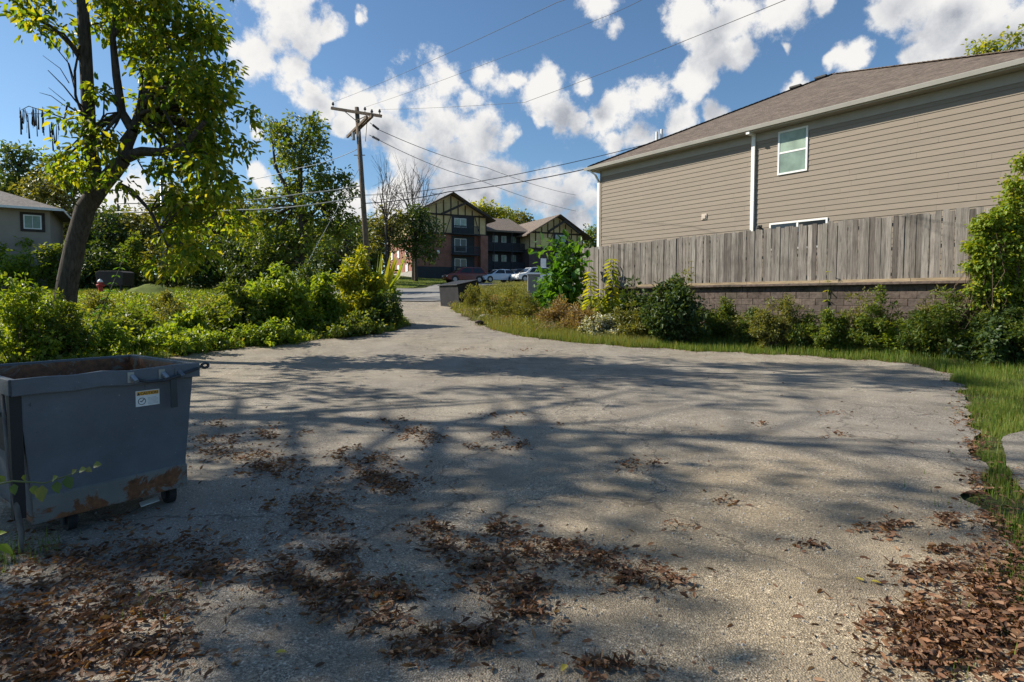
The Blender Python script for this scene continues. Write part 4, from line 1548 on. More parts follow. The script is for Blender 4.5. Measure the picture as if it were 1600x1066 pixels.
def wing(x0, x1, zbr, zeave, ridge_h, yf, dep, brick, bal, nlev, basez):
    xm = (x0 + x1) / 2
    MB().box(x0, x1, yf, yf + dep, -1, zbr).build('wall', M[brick], apt)
    MB().box(x0 - .03, x1 + .03, yf - .05, yf + .2, -1, basez).build('plinth', M['slate_wall'], apt)
    mb = MB().prism([(x0 - .06, zbr + .001), (x1 + .06, zbr + .001), (x1 + .06, zeave), (xm, ridge_h - .18), (x0 - .06, zeave)], 'y', yf - .06, yf + dep + .06)
    up = mb.build('upper_wall', M['stucco'], apt)
    ov = 1.0
    sl_ = (ridge_h - zeave) / (xm - x0)
    mb = MB()
    for s in (-1, 1):
        xe = xm + s * (xm - x0 + ov)
        zz = zeave - ov * sl_ + .1
        mb.add([(xm, yf - 1.1, ridge_h + .1), (xe, yf - 1.1, zz), (xe, yf + dep + .6, zz), (xm, yf + dep + .6, ridge_h + .1),
                (xm, yf - 1.1, ridge_h - .1), (xe, yf - 1.1, zz - .18), (xe, yf + dep + .6, zz - .18), (xm, yf + dep + .6, ridge_h - .1)],
               [(0, 1, 2, 3), (4, 7, 6, 5), (0, 4, 5, 1), (1, 5, 6, 2), (2, 6, 7, 3)])
    rf = mb.build('roof', M['shingle_far'], apt)
    mb = MB()
    for s in (-1, 1):
        mb.bar((xm, yf - 1.13, ridge_h + .02), (xm + s * (xm - x0 + ov), yf - 1.13, zeave - ov * sl_), .06, .32, (0, 1, 0))
    mb.build('barge_board', M['timber'], rf)
    mb = MB()
    y = yf - .10
    mb.box(x0 - .08, x1 + .08, y - .05, y + .03, zbr - .02, zbr + .22)
    mb.box(x0 - .08, x1 + .08, y - .05, y + .03, zeave - .1, zeave + .12)
    n = int((x1 - x0) / .95)
    for i in range(n + 1):
        x = x0 + (x1 - x0) * i / n
        ztop = ridge_h - .35 - abs(x - xm) * sl_
        mb.box(x - .07, x + .07, y - .04, y + .02, zeave + .121, max(ztop, zeave + .13))
        if not (bal[0] - .2 < x < bal[1] + .2) or x in (x0, x1):
            mb.box(x - .07, x + .07, y - .04, y + .02, zbr + .221, zeave - .101)
    mb.bar((bal[0] - .9, y - .03, zbr + .2), (bal[0] - .1, y - .03, zeave - .1), .05, .14, (0, 1, 0))
    mb.bar((bal[1] + .8, y - .03, zbr + .2), (bal[1] + .1, y - .03, zeave - .1), .05, .14, (0, 1, 0))
    mb.build('timber_framing', M['timber'], up)
    lev = [zbr + .1 - 2.75 * k for k in range(nlev)]
    for k, z in enumerate(lev):
        MB().box(bal[0], bal[1], yf - .14, yf - .09, z, z + 2.5).build('recess_shade_panel', M['slate_wall'], apt)  # flat dark panel; the shade of the balcony recess is in its colour
        bb = MB().box(bal[0] - .15, bal[1] + .25, yf - 1.35, yf - .15, z - .16, z)
        bb.box(bal[0] - .15, bal[1] + .25, yf - 1.36, yf - 1.30, z + .92, z + 1.02)
        m_ = int((bal[1] - bal[0]) / .16)
        for i in range(m_ + 1):
            x = bal[0] - .1 + (bal[1] - bal[0] + .3) * i / m_
            bb.box(x - .045, x + .045, yf - 1.35, yf - 1.31, z + .001, z + .919)
        bb.build('balcony', M['slate_wall'], apt)
        wd = MB().box(bal[0] + .35, bal[0] + 2.1, yf - .20, yf - .141, z + .3 if k else z + .9, z + 2.15).build('window', M['white_paint'], apt)
        for i in range(2):
            MB().box(bal[0] + .43 + i * .85, bal[0] + 1.18 + i * .85, yf - .215, yf - .201, z + .4 if k else z + 1.0, z + 2.07).build('pane', M['pane'] if k == 0 else M['glass_dark'], wd)
    return up


zbA = apz(366, 4)
zeA, rA = apz(334, 2), apz(303, 5.2)
wing(0, 10.4, zbA, zeA, rA, 0, 15, 'brick_red', (5.3, 8.6), 3, 1.5)
MB().box(9.2, 10.3, -1.0, -.15, -1, zbA - .05).build('brick_pier', M['brick_red'], apt)
# small jettied gable over the balcony
mb = MB()
xm, w2, zz0, zz1 = 7.0, 3.5, zeA + .15, rA - 1.25
for s in (-1, 1):
    mb.bar((xm, -1.2, zz1), (xm + s * w2, -1.2, zz0 - .25), .3, .3, (0, 1, 0))
mb.build('gable_beam', M['timber'], apt)
zbB, zeB, rB = apz(390, 20), apz(364, 20), apz(337, 22)
wing(17.4, 26.6, zbB, zeB, rB, .2, 14, 'brick_plum', (21.4, 24.0), 2, .4)
MB().box(19.3, 20.5, .02, .06, zbB + .4, zbB + 1.7).build('window', plain('curtain_yellow', (.75, .68, .22), .7, .1), apt)
mb = MB()
for s in (-1, 1):
    mb.bar((22.7, -1.0, rB - .9), (22.7 + s * 2.7, -1.0, zeB + .1), .3, .3, (0, 1, 0))
mb.build('gable_beam', M['timber'], apt)
# middle range between the wings, set back, with two long balconies
zcE = apz(358, 14)
MB().box(10.41, 17.39, 3.0, 13, -1, zcE).build('wall', M['slate_wall'], apt)
mb = MB().add([(9.8, 1.0, zcE - .1), (18.0, 1.0, zcE - .1), (18.0, 8, zcE + 2.6), (9.8, 8, zcE + 2.6), (9.8, 1.0, zcE - .35), (18, 1.0, zcE - .35), (18, 15, zcE - .1), (9.8, 15, zcE - .1)],
              [(0, 1, 2, 3), (0, 4, 5, 1), (3, 2, 6, 7)])
mb.build('roof', M['shingle_far'], apt)
for z in (zcE - 2.9, zcE - 5.7):
    bb = MB().box(10.42, 17.38, 1.5, 2.99, z - .2, z)
    bb.box(10.42, 17.38, 1.48, 1.54, z + .95, z + 1.05)
    for i in range(44):
        bb.box(10.5 + i * .157, 10.59 + i * .157, 1.49, 1.53, z + .001, z + .949)
    bb.build('balcony', M['slate_wall'], apt)
    for x in (11.2, 13.2, 14.6, 16.2):
        wd = MB().box(x - .4, x + .4, 2.93, 2.999, z + 1.25, z + 2.2).build('window', M['galv'], apt)
        MB().box(x - .33, x + .33, 2.91, 2.929, z + 1.32, z + 2.13).build('pane', M['pane_low'], wd)
for x in (12.3, 15.2):
    MB().box(x - .07, x + .07, 1.40, 1.479, -1, zcE - .3).build('post', M['slate_wall'], apt)
# lit gable-end wall: small white windows and a pale base
for (y, z) in ((3.2, 3.0), (3.2, .9), (7.6, 3.0), (7.6, .9), (11.4, 3.0)):
    MB().box(-.12, -.065 + .06, y - .55, y + .55, z, z + 1.1).build('window', M['white_paint'], apt)
MB().box(-.05, -.004, .2, 14.9, -1, .9).build('plinth', M['concrete'], apt)
MB().box(3.2, 3.55, -.09, -.01, 3.3, 3.75).build('wall_lamp', M['white_paint'], apt)


# ------------------------------------------------------------------ trees
def px_blob(px, py, r, Y, dy=0):
    c = at(px, py, Y)
    return (c + Vector((0, dy, 0)), r * Y / F_PX)


def clump_points(blobs, n_per_m2, cr):
    """clump centres spread through the volume of each blob, denser towards its surface"""
    C, O = [], []
    for (c, r) in blobs:
        n = max(2, int(n_per_m2 * r * r))
        d = rand_dirs(n)
        q = np.array(c) + d * (r * (rng.random((n, 1)) ** .42)) * np.array([1, 1, .9])
        C.append(q)
    return np.concatenate(C)


def tube_np(V, Fq, a, b, r0, r1, n=5, mid=None, base=0):
    a, b = np.asarray(a, float), np.asarray(b, float)
    pts = [a, b] if mid is None else [a, mid, b]
    rs = [r0, r1] if mid is None else [r0, (r0 + r1) / 2, r1]
    st = len(V)
    for i, p in enumerate(pts):
        d = pts[min(i + 1, len(pts) - 1)] - pts[max(i - 1, 0)]
        d = d / max(np.linalg.norm(d), 1e-6)
        s = np.cross(d, (.2, .4, .9))
        s /= max(np.linalg.norm(s), 1e-6)
        t = np.cross(s, d)
        for k in range(n):
            an = 2 * math.pi * k / n
            V.append(p + (s * math.cos(an) + t * math.sin(an)) * rs[i])
    for i in range(len(pts) - 1):
        for k in range(n):
            x, y = st + i * n + k, st + i * n + (k + 1) % n
            Fq.append((x, y, y + n, x + n))


def limbs(name, mat, parent, origin, skeleton, targets, r_twig, r_base, every=1, droop=0.0, n=5):
    """trunk tubes plus a bent branch from the skeleton to each target point"""
    V, Fq = [], []
    pts, rad = [], []
    for path in skeleton:
        for i in range(len(path) - 1):
            (a, ra), (b, rb) = path[i], path[i + 1]
            a, b = np.array(a), np.array(b)
            tube_np(V, Fq, a, b, ra, rb, 12)
            L = np.linalg.norm(b - a)
            for t in np.linspace(0, 1, max(2, int(L / .3))):
                pts.append(a + (b - a) * t)
                rad.append(ra + (rb - ra) * t)
    pts, rad = np.array(pts), np.array(rad)
    zmin = pts[:, 2].min()
    lo = np.median(pts[:, 2])
    for tq in targets[::every]:
        d = np.linalg.norm(pts - tq, axis=1) + 1.2 * np.maximum(pts[:, 2] - tq[2] + .3, 0) + 4.0 * (pts[:, 2] < zmin + (lo - zmin) * .9)
        j = int(np.argmin(d))
        a = pts[j]
        L = np.linalg.norm(tq - a)
        mid = a + (tq - a) * .5 + rng.normal(size=3) * L * .09 + np.array([0, 0, L * .10])
        r0 = min(r_base, rad[j] * .7, .012 + L * .022)
        tube_np(V, Fq, a, tq, max(r0, r_twig), r_twig, n, mid)
    V = np.array(V) - np.asarray(origin)
    return np_mesh(name, V, np.array(Fq), mat, parent, smooth=True)


def tree(label, blobs, skeleton, leaf, L, per, dens, cat='tree', name='tree', barkm='bark', group=None, cr=None, wid=.5, every=2, droop=.35, twig=.012, base_r=.09):
    org = Vector(skeleton[0][0][0])
    t = thing(name, label, cat, org, 0, group)
    C = clump_points(blobs, dens, cr)
    cr = cr or L * 2.4
    limbs('trunk', M[barkm], t, org, skeleton, C, twig, base_r, every)
    pos, ax, nr = leaf_cloud(C, cr * rng.uniform(.7, 1.25, len(C)), per, droop=droop)
    n = len(pos)
    ln = L * rng.uniform(.6, 1.2, n)
    scatter('crown', M[leaf], pos, ax, nr, ln, ln * wid, LEAF, t, org)
    return t


def path_px(pp, Y, g0=True):
    """[(px, py, radius_m[, Y])...] -> skeleton path; the first point drops to the ground"""
    out = []
    for i, p in enumerate(pp):
        y = p[3] if len(p) > 3 else Y
        c = at(p[0], p[1], y)
        if i == 0 and g0: c.z = float(H(c.x, c.y)) - .1
        out.append((tuple(c), p[2]))
    return out


# the big leaning tree at the left of the lot
TY = 14.5
sk = [path_px([(86, 560, .34), (98, 500, .27), (106, 440, .235), (118, 380, .22), (134, 325, .22), (158, 290, .21)], TY),
      path_px([(152, 298, .18), (144, 250, .155), (139, 200, .15), (137, 150, .145), (133, 70, .135), (128, -10, .12), (135, -110, .12), (150, -220, .07)], TY, False),
      path_px([(156, 292, .21), (178, 268, .19), (194, 250, .16), (197, 225, .16), (208, 205, .12), (190, 175, .10), (182, 120, .09), (176, 60, .07), (190, -40, .05)], TY, False),
      path_px([(196, 246, .15), (222, 237, .12), (250, 238, .10, 14.2), (290, 225, .07, 13.8), (320, 190, .05, 13.6)], TY, False),
      path_px([(208, 205, .10), (232, 130, .10, 15), (241, 60, .10, 15.2), (243, 0, .09, 15.4), (255, -120, .07, 15.5)], TY, False),
      path_px([(186, 288, .06), (205, 297, .05), (235, 330, .04, 14), (262, 385, .025, 13.8)], TY, False),
      path_px([(137, 110, .06), (112, 72, .05), (85, 45, .04), (45, 18, .03), (20, 4, .02)], TY, False)]
BL = [(285, 45, 62), (240, 30, 45), (305, 95, 52), (320, 30, 26), (335, 55, 18), (270, 120, 55), (310, 150, 55), (235, 110, 42), (205, 60, 40), (175, 25, 36), (220, 165, 32),
      (345, 165, 32), (365, 160, 18), (330, 205, 42), (350, 225, 22), (280, 195, 50), (245, 190, 34), (300, 245, 44), (345, 265, 30), (325, 295, 42), (362, 300, 22), (275, 285, 34),
      (300, 335, 44), (345, 340, 26), (270, 360, 34), (285, 395, 36), (310, 400, 26), (275, 425, 22), (240, 345, 18), (225, 300, 12), (170, 130, 14), (160, 150, 10),
      (150, 205, 16), (170, 215, 24), (125, 195, 20), (155, 240, 26), (125, 245, 26), (100, 250, 14), (185, 245, 18), (165, 275, 16), (112, 262, 14), (140, 275, 18),
      (60, 18, 22), (92, 42, 22), (112, 20, 24), (110, 62, 16), (35, 8, 14), (150, 12, 22), (75, -5, 25)]
blobs = [px_blob(x, y, r, TY, rng.uniform(-1.2, 1.2)) for x, y, r in BL]
UP = [(60, -60, 60), (130, -90, 75), (210, -70, 75), (290, -55, 60), (330, -110, 60), (110, -180, 85), (200, -200, 95), (290, -190, 80), (160, -300, 95), (250, -310, 80), (200, -400, 70)]
blobs += [px_blob(x + rng.uniform(-r, r), y + rng.uniform(-r, r), r * rng.uniform(.26, .42), TY, rng.uniform(-2.4, 2.4)) for x, y, r in UP for _ in range(3)]
tree('big leaning leafy tree on the left with forked trunk, taller than the frame', blobs, sk, 'leaf_main', .20, 34, 24, cr=.44, wid=.50, every=3, droop=.55)

# dead twigs on the same tree stand out bare: part of it
bt = [o for o in COL.objects if o.name == 'tree'][0]
for bi, pp in enumerate(([(129, 180, .035), (118, 150, .03), (117, 110, .028), (123, 78, .02), (126, 72, .015)], [(120, 160, .02), (100, 135, .016), (75, 110, .009)], [(117, 130, .018), (108, 100, .014), (68, 50, .007)],
           [(108, 130, .012), (94, 107, .009), (67, 87, .005)], [(126, 178, .03), (105, 165, .022), (101, 185, .018), (72, 175, .012), (45, 166, .009), (33, 172, .005)], [(101, 185, .014), (80, 178, .01), (40, 178, .006)],
           [(102, 166, .012), (80, 150, .009), (62, 145, .005)], [(102, 158, .01), (76, 137, .005)], [(150, 205, .03), (162, 180, .02), (163, 140, .01)], [(137, 175, .03), (122, 160, .02), (104, 90, .008)],
           [(178, 200, .02), (190, 175, .012), (175, 140, .006)], [(215, 250, .02), (235, 285, .012), (228, 262, .008)])):
    deadV, deadF = [], []
    P_ = [np.array(at(p[0], p[1], TY - .2)) for p in pp]
    for i in range(len(P_) - 1):
        tube_np(deadV, deadF, P_[i], P_[i + 1], pp[i][2], pp[i + 1][2], 5)
    if bi == 4:
        for _ in range(42):
            x = random.uniform(31, 92)
            y0 = 166 + random.uniform(0, 14) + (22 if x > 74 else 0)
            P0 = np.array(at(x, y0, TY - .2 + random.uniform(-.2, .2)))
            tube_np(deadV, deadF, P0, P0 + np.array([random.uniform(-.04, .04), 0, -random.uniform(.15, .62)]), .006, random.choice((.004, .012, .02)), 4)
    np_mesh('dead_branch', np.array(deadV) - np.array(bt.location), np.array(deadF), M['bark_dark'], bt)


def big_tree(label, Y, trunk, BL, leaf, L, per, dens, jy=1.5, **kw):
    sk = [path_px(p, Y, i == 0) for i, p in enumerate(trunk)]
    blobs = [px_blob(x, y, r, Y, rng.uniform(-jy, jy)) for x, y, r in BL]
    return tree(label, blobs, sk, leaf, L, per, dens, **kw)


big_tree('tall irregular broadleaf tree rising left of the utility pole', 43,
         [[(478, 430, .35), (475, 380, .28), (468, 300, .22), (470, 240, .14), (488, 195, .07)], [(472, 340, .16), (430, 260, .10), (425, 215, .05)], [(472, 350, .16), (520, 300, .08)]],
         [(497, 190, 18), (488, 215, 24), (505, 225, 16), (458, 205, 26), (432, 208, 22), (418, 198, 10), (440, 235, 22), (425, 258, 16), (470, 250, 26), (500, 255, 22), (480, 285, 34), (445, 300, 30), (515, 285, 24),
          (532, 275, 16), (543, 290, 14), (420, 305, 18), (415, 345, 26), (450, 345, 36), (495, 325, 34), (535, 320, 26), (550, 305, 14), (400, 380, 22), (430, 385, 30), (470, 380, 34), (510, 365, 32), (545, 350, 24), (440, 415, 22)],
         'leaf_mid', .30, 30, 8, cr=.62, wid=.62, base_r=.14, twig=.02)

T = [  # label, Y, trunk px, blobs, leaf material, leaf length
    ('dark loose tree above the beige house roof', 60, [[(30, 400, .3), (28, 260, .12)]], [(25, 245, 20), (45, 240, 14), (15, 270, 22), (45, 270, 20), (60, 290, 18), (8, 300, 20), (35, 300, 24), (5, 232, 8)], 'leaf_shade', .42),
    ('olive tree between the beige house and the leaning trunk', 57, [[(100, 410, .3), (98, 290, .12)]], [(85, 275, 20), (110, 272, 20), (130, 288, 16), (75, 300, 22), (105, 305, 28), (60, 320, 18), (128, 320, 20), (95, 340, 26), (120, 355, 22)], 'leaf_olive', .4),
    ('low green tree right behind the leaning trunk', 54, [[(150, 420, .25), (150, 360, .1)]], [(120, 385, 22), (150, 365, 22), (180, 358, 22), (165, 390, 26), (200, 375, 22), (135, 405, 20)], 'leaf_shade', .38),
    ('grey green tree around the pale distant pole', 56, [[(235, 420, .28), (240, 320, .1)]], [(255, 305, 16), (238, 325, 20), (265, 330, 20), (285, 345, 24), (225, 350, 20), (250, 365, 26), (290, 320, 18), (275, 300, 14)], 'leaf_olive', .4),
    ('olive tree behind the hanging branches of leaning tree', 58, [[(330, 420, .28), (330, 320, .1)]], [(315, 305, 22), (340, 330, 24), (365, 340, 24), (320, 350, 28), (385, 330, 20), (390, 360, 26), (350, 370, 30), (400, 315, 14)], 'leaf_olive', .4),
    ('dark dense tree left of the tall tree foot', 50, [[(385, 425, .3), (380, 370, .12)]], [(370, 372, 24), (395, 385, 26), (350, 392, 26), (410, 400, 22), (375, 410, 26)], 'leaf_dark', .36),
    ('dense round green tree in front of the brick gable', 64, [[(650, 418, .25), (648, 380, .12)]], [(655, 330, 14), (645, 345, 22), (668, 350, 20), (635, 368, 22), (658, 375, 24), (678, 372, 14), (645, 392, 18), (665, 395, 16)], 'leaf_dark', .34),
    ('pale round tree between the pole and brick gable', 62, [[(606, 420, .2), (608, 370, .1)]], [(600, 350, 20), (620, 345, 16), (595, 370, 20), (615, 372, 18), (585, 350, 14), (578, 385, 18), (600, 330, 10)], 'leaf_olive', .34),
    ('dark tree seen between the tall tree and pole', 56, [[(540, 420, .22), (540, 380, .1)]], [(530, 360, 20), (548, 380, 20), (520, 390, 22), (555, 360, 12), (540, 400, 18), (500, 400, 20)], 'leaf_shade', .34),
    ('yellow green tree over the middle roof of apartment building', 104, [[(765, 400, .4), (765, 340, .2)]], [(738, 332, 13), (755, 328, 13), (772, 333, 13), (788, 334, 12), (745, 345, 14), (780, 348, 14), (765, 350, 14)], 'leaf_yellow', .55),
    ('green tree over the right end of apartment middle roof', 108, [[(810, 400, .4), (808, 345, .2)]], [(800, 340, 11), (815, 340, 10), (826, 346, 8), (808, 352, 13), (825, 356, 10)], 'leaf_olive', .55),
    ('dark tree between right gable and taupe house corner', 100, [[(925, 430, .4), (925, 380, .2)]], [(928, 362, 12), (915, 372, 10), (930, 380, 15), (915, 395, 12), (940, 395, 14), (925, 410, 14)], 'leaf_mid', .5),
    ('yellowing treetop showing above the brown hip roof', 52, [[(1560, 300, .4), (1560, 100, .15)]], [(1545, 70, 14), (1565, 66, 14), (1580, 74, 12), (1555, 85, 22), (1585, 95, 22), (1530, 80, 8), (1560, 120, 30)], 'leaf_yellow', .36),
]
for (lab, Y, tr, bl, lm, L) in T:
    big_tree(lab, Y, tr, bl, lm, L, 22, 11.0 * (50 / Y) ** .5, group=None, cr=L * 2.3, wid=.6, every=2, twig=.02, base_r=.1)

# far belts of trees that close the view between the nearer crowns
def belt(label, Y, xs, ptop, pbase, leaf, L, n):
    C = []
    for (x0, x1, y0) in xs:
        for _ in range(n):
            px = random.uniform(x0, x1)
            t = random.random()
            py = y0 + (pbase - y0) * t + random.uniform(-6, 6) * (1 - t)
            C.append(np.array(at(px, py, Y + random.uniform(-3, 3))))
    pos, ax, nr = leaf_cloud(np.array(C), L * 2.6, 16)
    ln = L * rng.uniform(.7, 1.2, len(pos))
    tag(scatter('woodland', M[leaf], pos, ax, nr, ln, ln * .65), label, 'woodland', kind='stuff')


belt('far mass of trees closing the view on the left', 72, [(-140, 60, 300), (60, 200, 330), (200, 420, 335), (420, 600, 350)], 0, 425, 'leaf_shade', .6, 330)
belt('far dark wood beside the taupe house and apartments', 125, [(560, 700, 372), (840, 1000, 385)], 0, 440, 'leaf_dark', .8, 150)


# bare trees next to the brick gable
def bare_tree(label, Y, px, pyb, spread, ptop, n, mat='bark', name='bare_tree'):
    b0 = at(px, pyb, Y)
    b0.z = float(H(b0.x, Y)) - .1
    t = thing(name, label, 'bare tree', b0)
    V, Fq = [], []
    fk = np.array(at(px, pyb - (pyb - ptop) * .42, Y))
    tube_np(V, Fq, np.array(b0), fk, .15, .10, 8)
    for i in range(n):
        f = (i + .5) / n * 2 - 1
        e = np.array(at(px + spread * f + random.uniform(-6, 6), ptop + abs(f) ** 1.6 * (pyb - ptop) * .32 + random.uniform(0, 16), Y + random.uniform(-2, 2)))
        s = fk + (np.array(at(px, ptop + 30, Y)) - fk) * random.uniform(0, .35) * (1 - abs(f))
        m = s + (e - s) * .5 + rng.normal(size=3) * .25
        tube_np(V, Fq, s, e, .075, .018, 5, m)
        for _ in range(7):
            k = random.uniform(.25, .95)
            q = s + (e - s) * k
            q2 = q + (e - s) * random.uniform(.15, .3) + rng.normal(size=3) * .7
            tube_np(V, Fq, q, q2, .028, .012, 4)
            for _ in range(2):
                q3 = q2 + (q2 - q) * .5 + rng.normal(size=3) * .45
                tube_np(V, Fq, q + (q2 - q) * .7, q3, .016, .008, 3)
    np_mesh('branches', np.array(V) - np.array(b0), np.array(Fq), M[mat], t)


bare_tree('bare grey tree fanning out above the round green tree', 66, 645, 415, 38, 262, 13)
bare_tree('thin bare tree with a few twigs just right of the pole', 60, 603, 410, 22, 265, 8)


# ------------------------------------------------------------------ shrubs and tall plants
def shrub(label, px, pyb, w, h, leaf, L, n_cl, per, name='shrub', cat='shrub', group=None, Y=None, wid=.55, stem='stem_brown', droop=.25, flat=1.0, up=0.0, dome=True):
    if Y is None:
        base = gnd(px, pyb)
    else:
        b0 = at(px, pyb, Y)
        base = Vector((b0.x, Y, float(H(b0.x, Y))))
    Y = base.y
    top = at(px, pyb - h, Y).z
    hh = top - base.z
    rw = w * Y / F_PX / 2
    t_ = thing(name, label, cat, base, 0, group)
    # arching shoots of uneven length, each carrying leaf clumps along its upper part
    nsh = max(7, n_cl // 6)
    C, V, Fq = [], [], []
    bs = np.array(base)
    for _ in range(nsh):
        an = rng.random() * 2 * math.pi
        out = rw * (rng.random() ** .6) * 1.02
        z = hh * (1 - (.62 if dome else .25) * (out / rw) ** 2) * rng.choice([.62, .78, .9, 1.0, 1.12], p=[.2, .25, .25, .2, .1]) * rng.uniform(.9, 1.08)
        f = bs + np.array([math.cos(an) * out * .35, math.sin(an) * out * .35 * flat, 0])
        e = bs + np.array([math.cos(an) * out, math.sin(an) * out * flat, z])
        m = (f + e) / 2 + np.array([-math.cos(an) * out * .12, -math.sin(an) * out * .12, z * .12])
        tube_np(V, Fq, f, e, .013, .004, 4, m)
        for k in range(6):
            t = rng.uniform(.12, 1.0) if k else 1.0
            q = (1 - t) ** 2 * f + 2 * t * (1 - t) * m + t * t * e
            C.append(q + rng.normal(size=3) * L * .9 * (1.2 - t))
    C = np.array(C)
    np_mesh('stems', np.array(V) - bs, np.array(Fq), M[stem], t_)
    pos, ax, nr = leaf_cloud(C, L * rng.uniform(1.1, 2.0, len(C)), per, droop=droop)
    pos[:, 2] = np.maximum(pos[:, 2], H(pos[:, 0], pos[:, 1]) + .02)
    ax[:, 2] += up
    ln = L * rng.uniform(.6, 1.25, len(pos))
    scatter('foliage', M[leaf], pos, ax, nr, ln, ln * wid, LEAF, t_, base)
    return t_


def stalk_plant(label, px, pyb, ptop, leaf, L, n, Y=None, droop=.55, name='tall_weed', spread=1.0, lean=0, stem='stem_green', wid=.38):
    if Y is None: base = gnd(px, pyb)
    else:
        b0 = at(px, pyb, Y)
        base = Vector((b0.x, Y, float(H(b0.x, Y))))
    Y = base.y
    hh = at(px, ptop, Y).z - base.z
    t = thing(name, label, 'weed', base)
    topp = Vector((lean, 0, hh))
    MB().tube([(0, 0, 0), topp * .5 + Vector((.03, 0, 0)), topp], [.018, .013, .005], 6).build('stem', M[stem], t)
    k = np.repeat(np.linspace(.12, 1, n), 4)
    an = np.tile(np.arange(4) * math.pi / 2, n) + np.repeat(np.arange(n) * 1.1, 4) + rng.normal(size=n * 4) * .3
    pos = np.array(topp)[None] * k[:, None]
    ax = np.stack([np.cos(an), np.sin(an), np.full_like(an, -droop) + k * .3], 1)
    nr = np.stack([np.cos(an) * .4, np.sin(an) * .4, np.ones_like(an)], 1)
    ln = L * (1.1 - .45 * k) * rng.uniform(.8, 1.2, len(k)) * spread
    scatter('leaves', M[leaf], pos, ax, nr, ln, ln * wid, LEAF, t)
    return t


# left side, around and behind the leaning tree
shrub('bright leafy shrub hugging the foot of the leaning trunk', 42, 548, 130, 122, 'leaf_bright', .11, 130, 32, Y=12.6)
shrub('leafy bush between the leaning trunk foot and dumpster rim', 95, 552, 90, 95, 'leaf_mid', .10, 120, 36, Y=13.2)
shrub('low shrub at the far left edge above the dumpster', -35, 560, 110, 160, 'leaf_bright', .11, 90, 30, Y=12.0)
stalk_plant('arching leafy sprout leaning right from the trunk foot', 120, 520, 395, 'leaf_fresh', .17, 14, Y=13.2, lean=1.2, name='sprout', wid=.45)
shrub('broad bright green bush mass right of the hydrant', 440, 520, 120, 105, 'leaf_bright', .16, 260, 40)
shrub('yellow tipped bush nearest the drive entrance', 562, 508, 88, 110, 'leaf_yellow', .17, 220, 40)
shrub('green bush filling the gap left of the yellow tipped bush', 500, 516, 70, 85, 'leaf_bright', .15, 130, 36)
shrub('low dark green bush at the mouth of the drive', 598, 512, 62, 50, 'leaf_shade', .14, 110, 36)
shrub('mid green bush at the left of the broad bright bush', 370, 528, 90, 78, 'leaf_mid', .14, 140, 36)
shrub('low yellowish bush in front of brown bin', 300, 534, 100, 42, 'leaf_bright', .13, 120, 36)
shrub('low mid green bush right of the leaning trunk', 205, 540, 110, 44, 'leaf_mid', .13, 130, 36)
shrub('low leafy clump at the paving edge under the broad bush', 420, 538, 110, 36, 'leaf_bright', .12, 110, 36, name='leafy_clump', cat='plant')
shrub('low leafy clump at paving edge under the yellow bush', 545, 524, 110, 30, 'leaf_mid', .12, 90, 34, name='leafy_clump', cat='plant')
shrub('low leafy clump at the paving edge behind dumpster', 290, 548, 130, 38, 'leaf_bright', .12, 110, 34, name='leafy_clump', cat='plant')
shrub('low leafy clump between dumpster rim and trunk foot', 165, 556, 120, 42, 'leaf_bright', .11, 110, 34, name='leafy_clump', cat='plant')
for (x, yb, w, h, lm, lab) in ((330, 504, 70, 30, 'leaf_olive', 'olive weed clump on the bank below the hanging branches'), (260, 492, 60, 34, 'weed', 'yellow weed clump on the bank before the earth mound'), (190, 508, 70, 30, 'leaf_mid', 'green weed clump on the bank before the brown bin'),
                                (375, 492, 70, 30, 'leaf_shade', 'dark weed clump left of the broad bright bush'), (285, 515, 80, 40, 'leaf_olive', 'olive weed clump between the bank and low yellowish bush'), (150, 490, 50, 34, 'weed', 'straggly yellow weed right of the leaning trunk')):
    shrub(lab, x, yb, w, h, lm, .12, 80, 26, name='weed_clump', cat='weed', wid=.4, up=.4, droop=.1)
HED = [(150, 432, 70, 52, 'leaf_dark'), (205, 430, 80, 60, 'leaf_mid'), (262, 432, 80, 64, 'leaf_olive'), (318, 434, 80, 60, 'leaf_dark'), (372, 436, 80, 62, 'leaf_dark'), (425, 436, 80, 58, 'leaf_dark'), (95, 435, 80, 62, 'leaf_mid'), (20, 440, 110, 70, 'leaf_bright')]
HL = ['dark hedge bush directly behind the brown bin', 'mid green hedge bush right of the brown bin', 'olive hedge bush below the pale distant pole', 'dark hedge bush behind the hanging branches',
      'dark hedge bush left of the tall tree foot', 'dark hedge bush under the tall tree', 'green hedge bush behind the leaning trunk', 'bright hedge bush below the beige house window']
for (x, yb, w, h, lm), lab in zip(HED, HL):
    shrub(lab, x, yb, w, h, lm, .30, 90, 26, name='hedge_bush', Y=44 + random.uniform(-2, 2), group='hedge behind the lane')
shrub('creeper covered stump at the foot of the guy wire', 485, 452, 42, 62, 'leaf_shade', .16, 90, 24, Y=29, name='creeper_stump', cat='creeper')
# spiky big-leaved plant by the pole
base = gnd(600, 468)
base.z = float(H(base.x, base.y))
sp = thing('spiky_plant', 'plant with long upright pale green leaves just right of the pole', 'plant', base)
n = 16
an = rng.uniform(0, 2 * math.pi, n)
ax = np.stack([np.cos(an) * .45 + .25, np.sin(an) * .3, np.full(n, 1.0)], 1)
ln = rng.uniform(1.4, 3.0, n)
scatter('leaves', M['leaf_yellow'], np.stack([np.cos(an) * .15, np.sin(an) * .15, np.full(n, .3)], 1), ax, np.stack([np.cos(an), np.sin(an), np.full(n, .3)], 1), ln, .28, BLADE, sp)
shrub('low green plant round the base of the spiky plant', 612, 470, 40, 28, 'leaf_bright', .15, 40, 24, Y=base.y, name='leafy_clump', cat='plant')

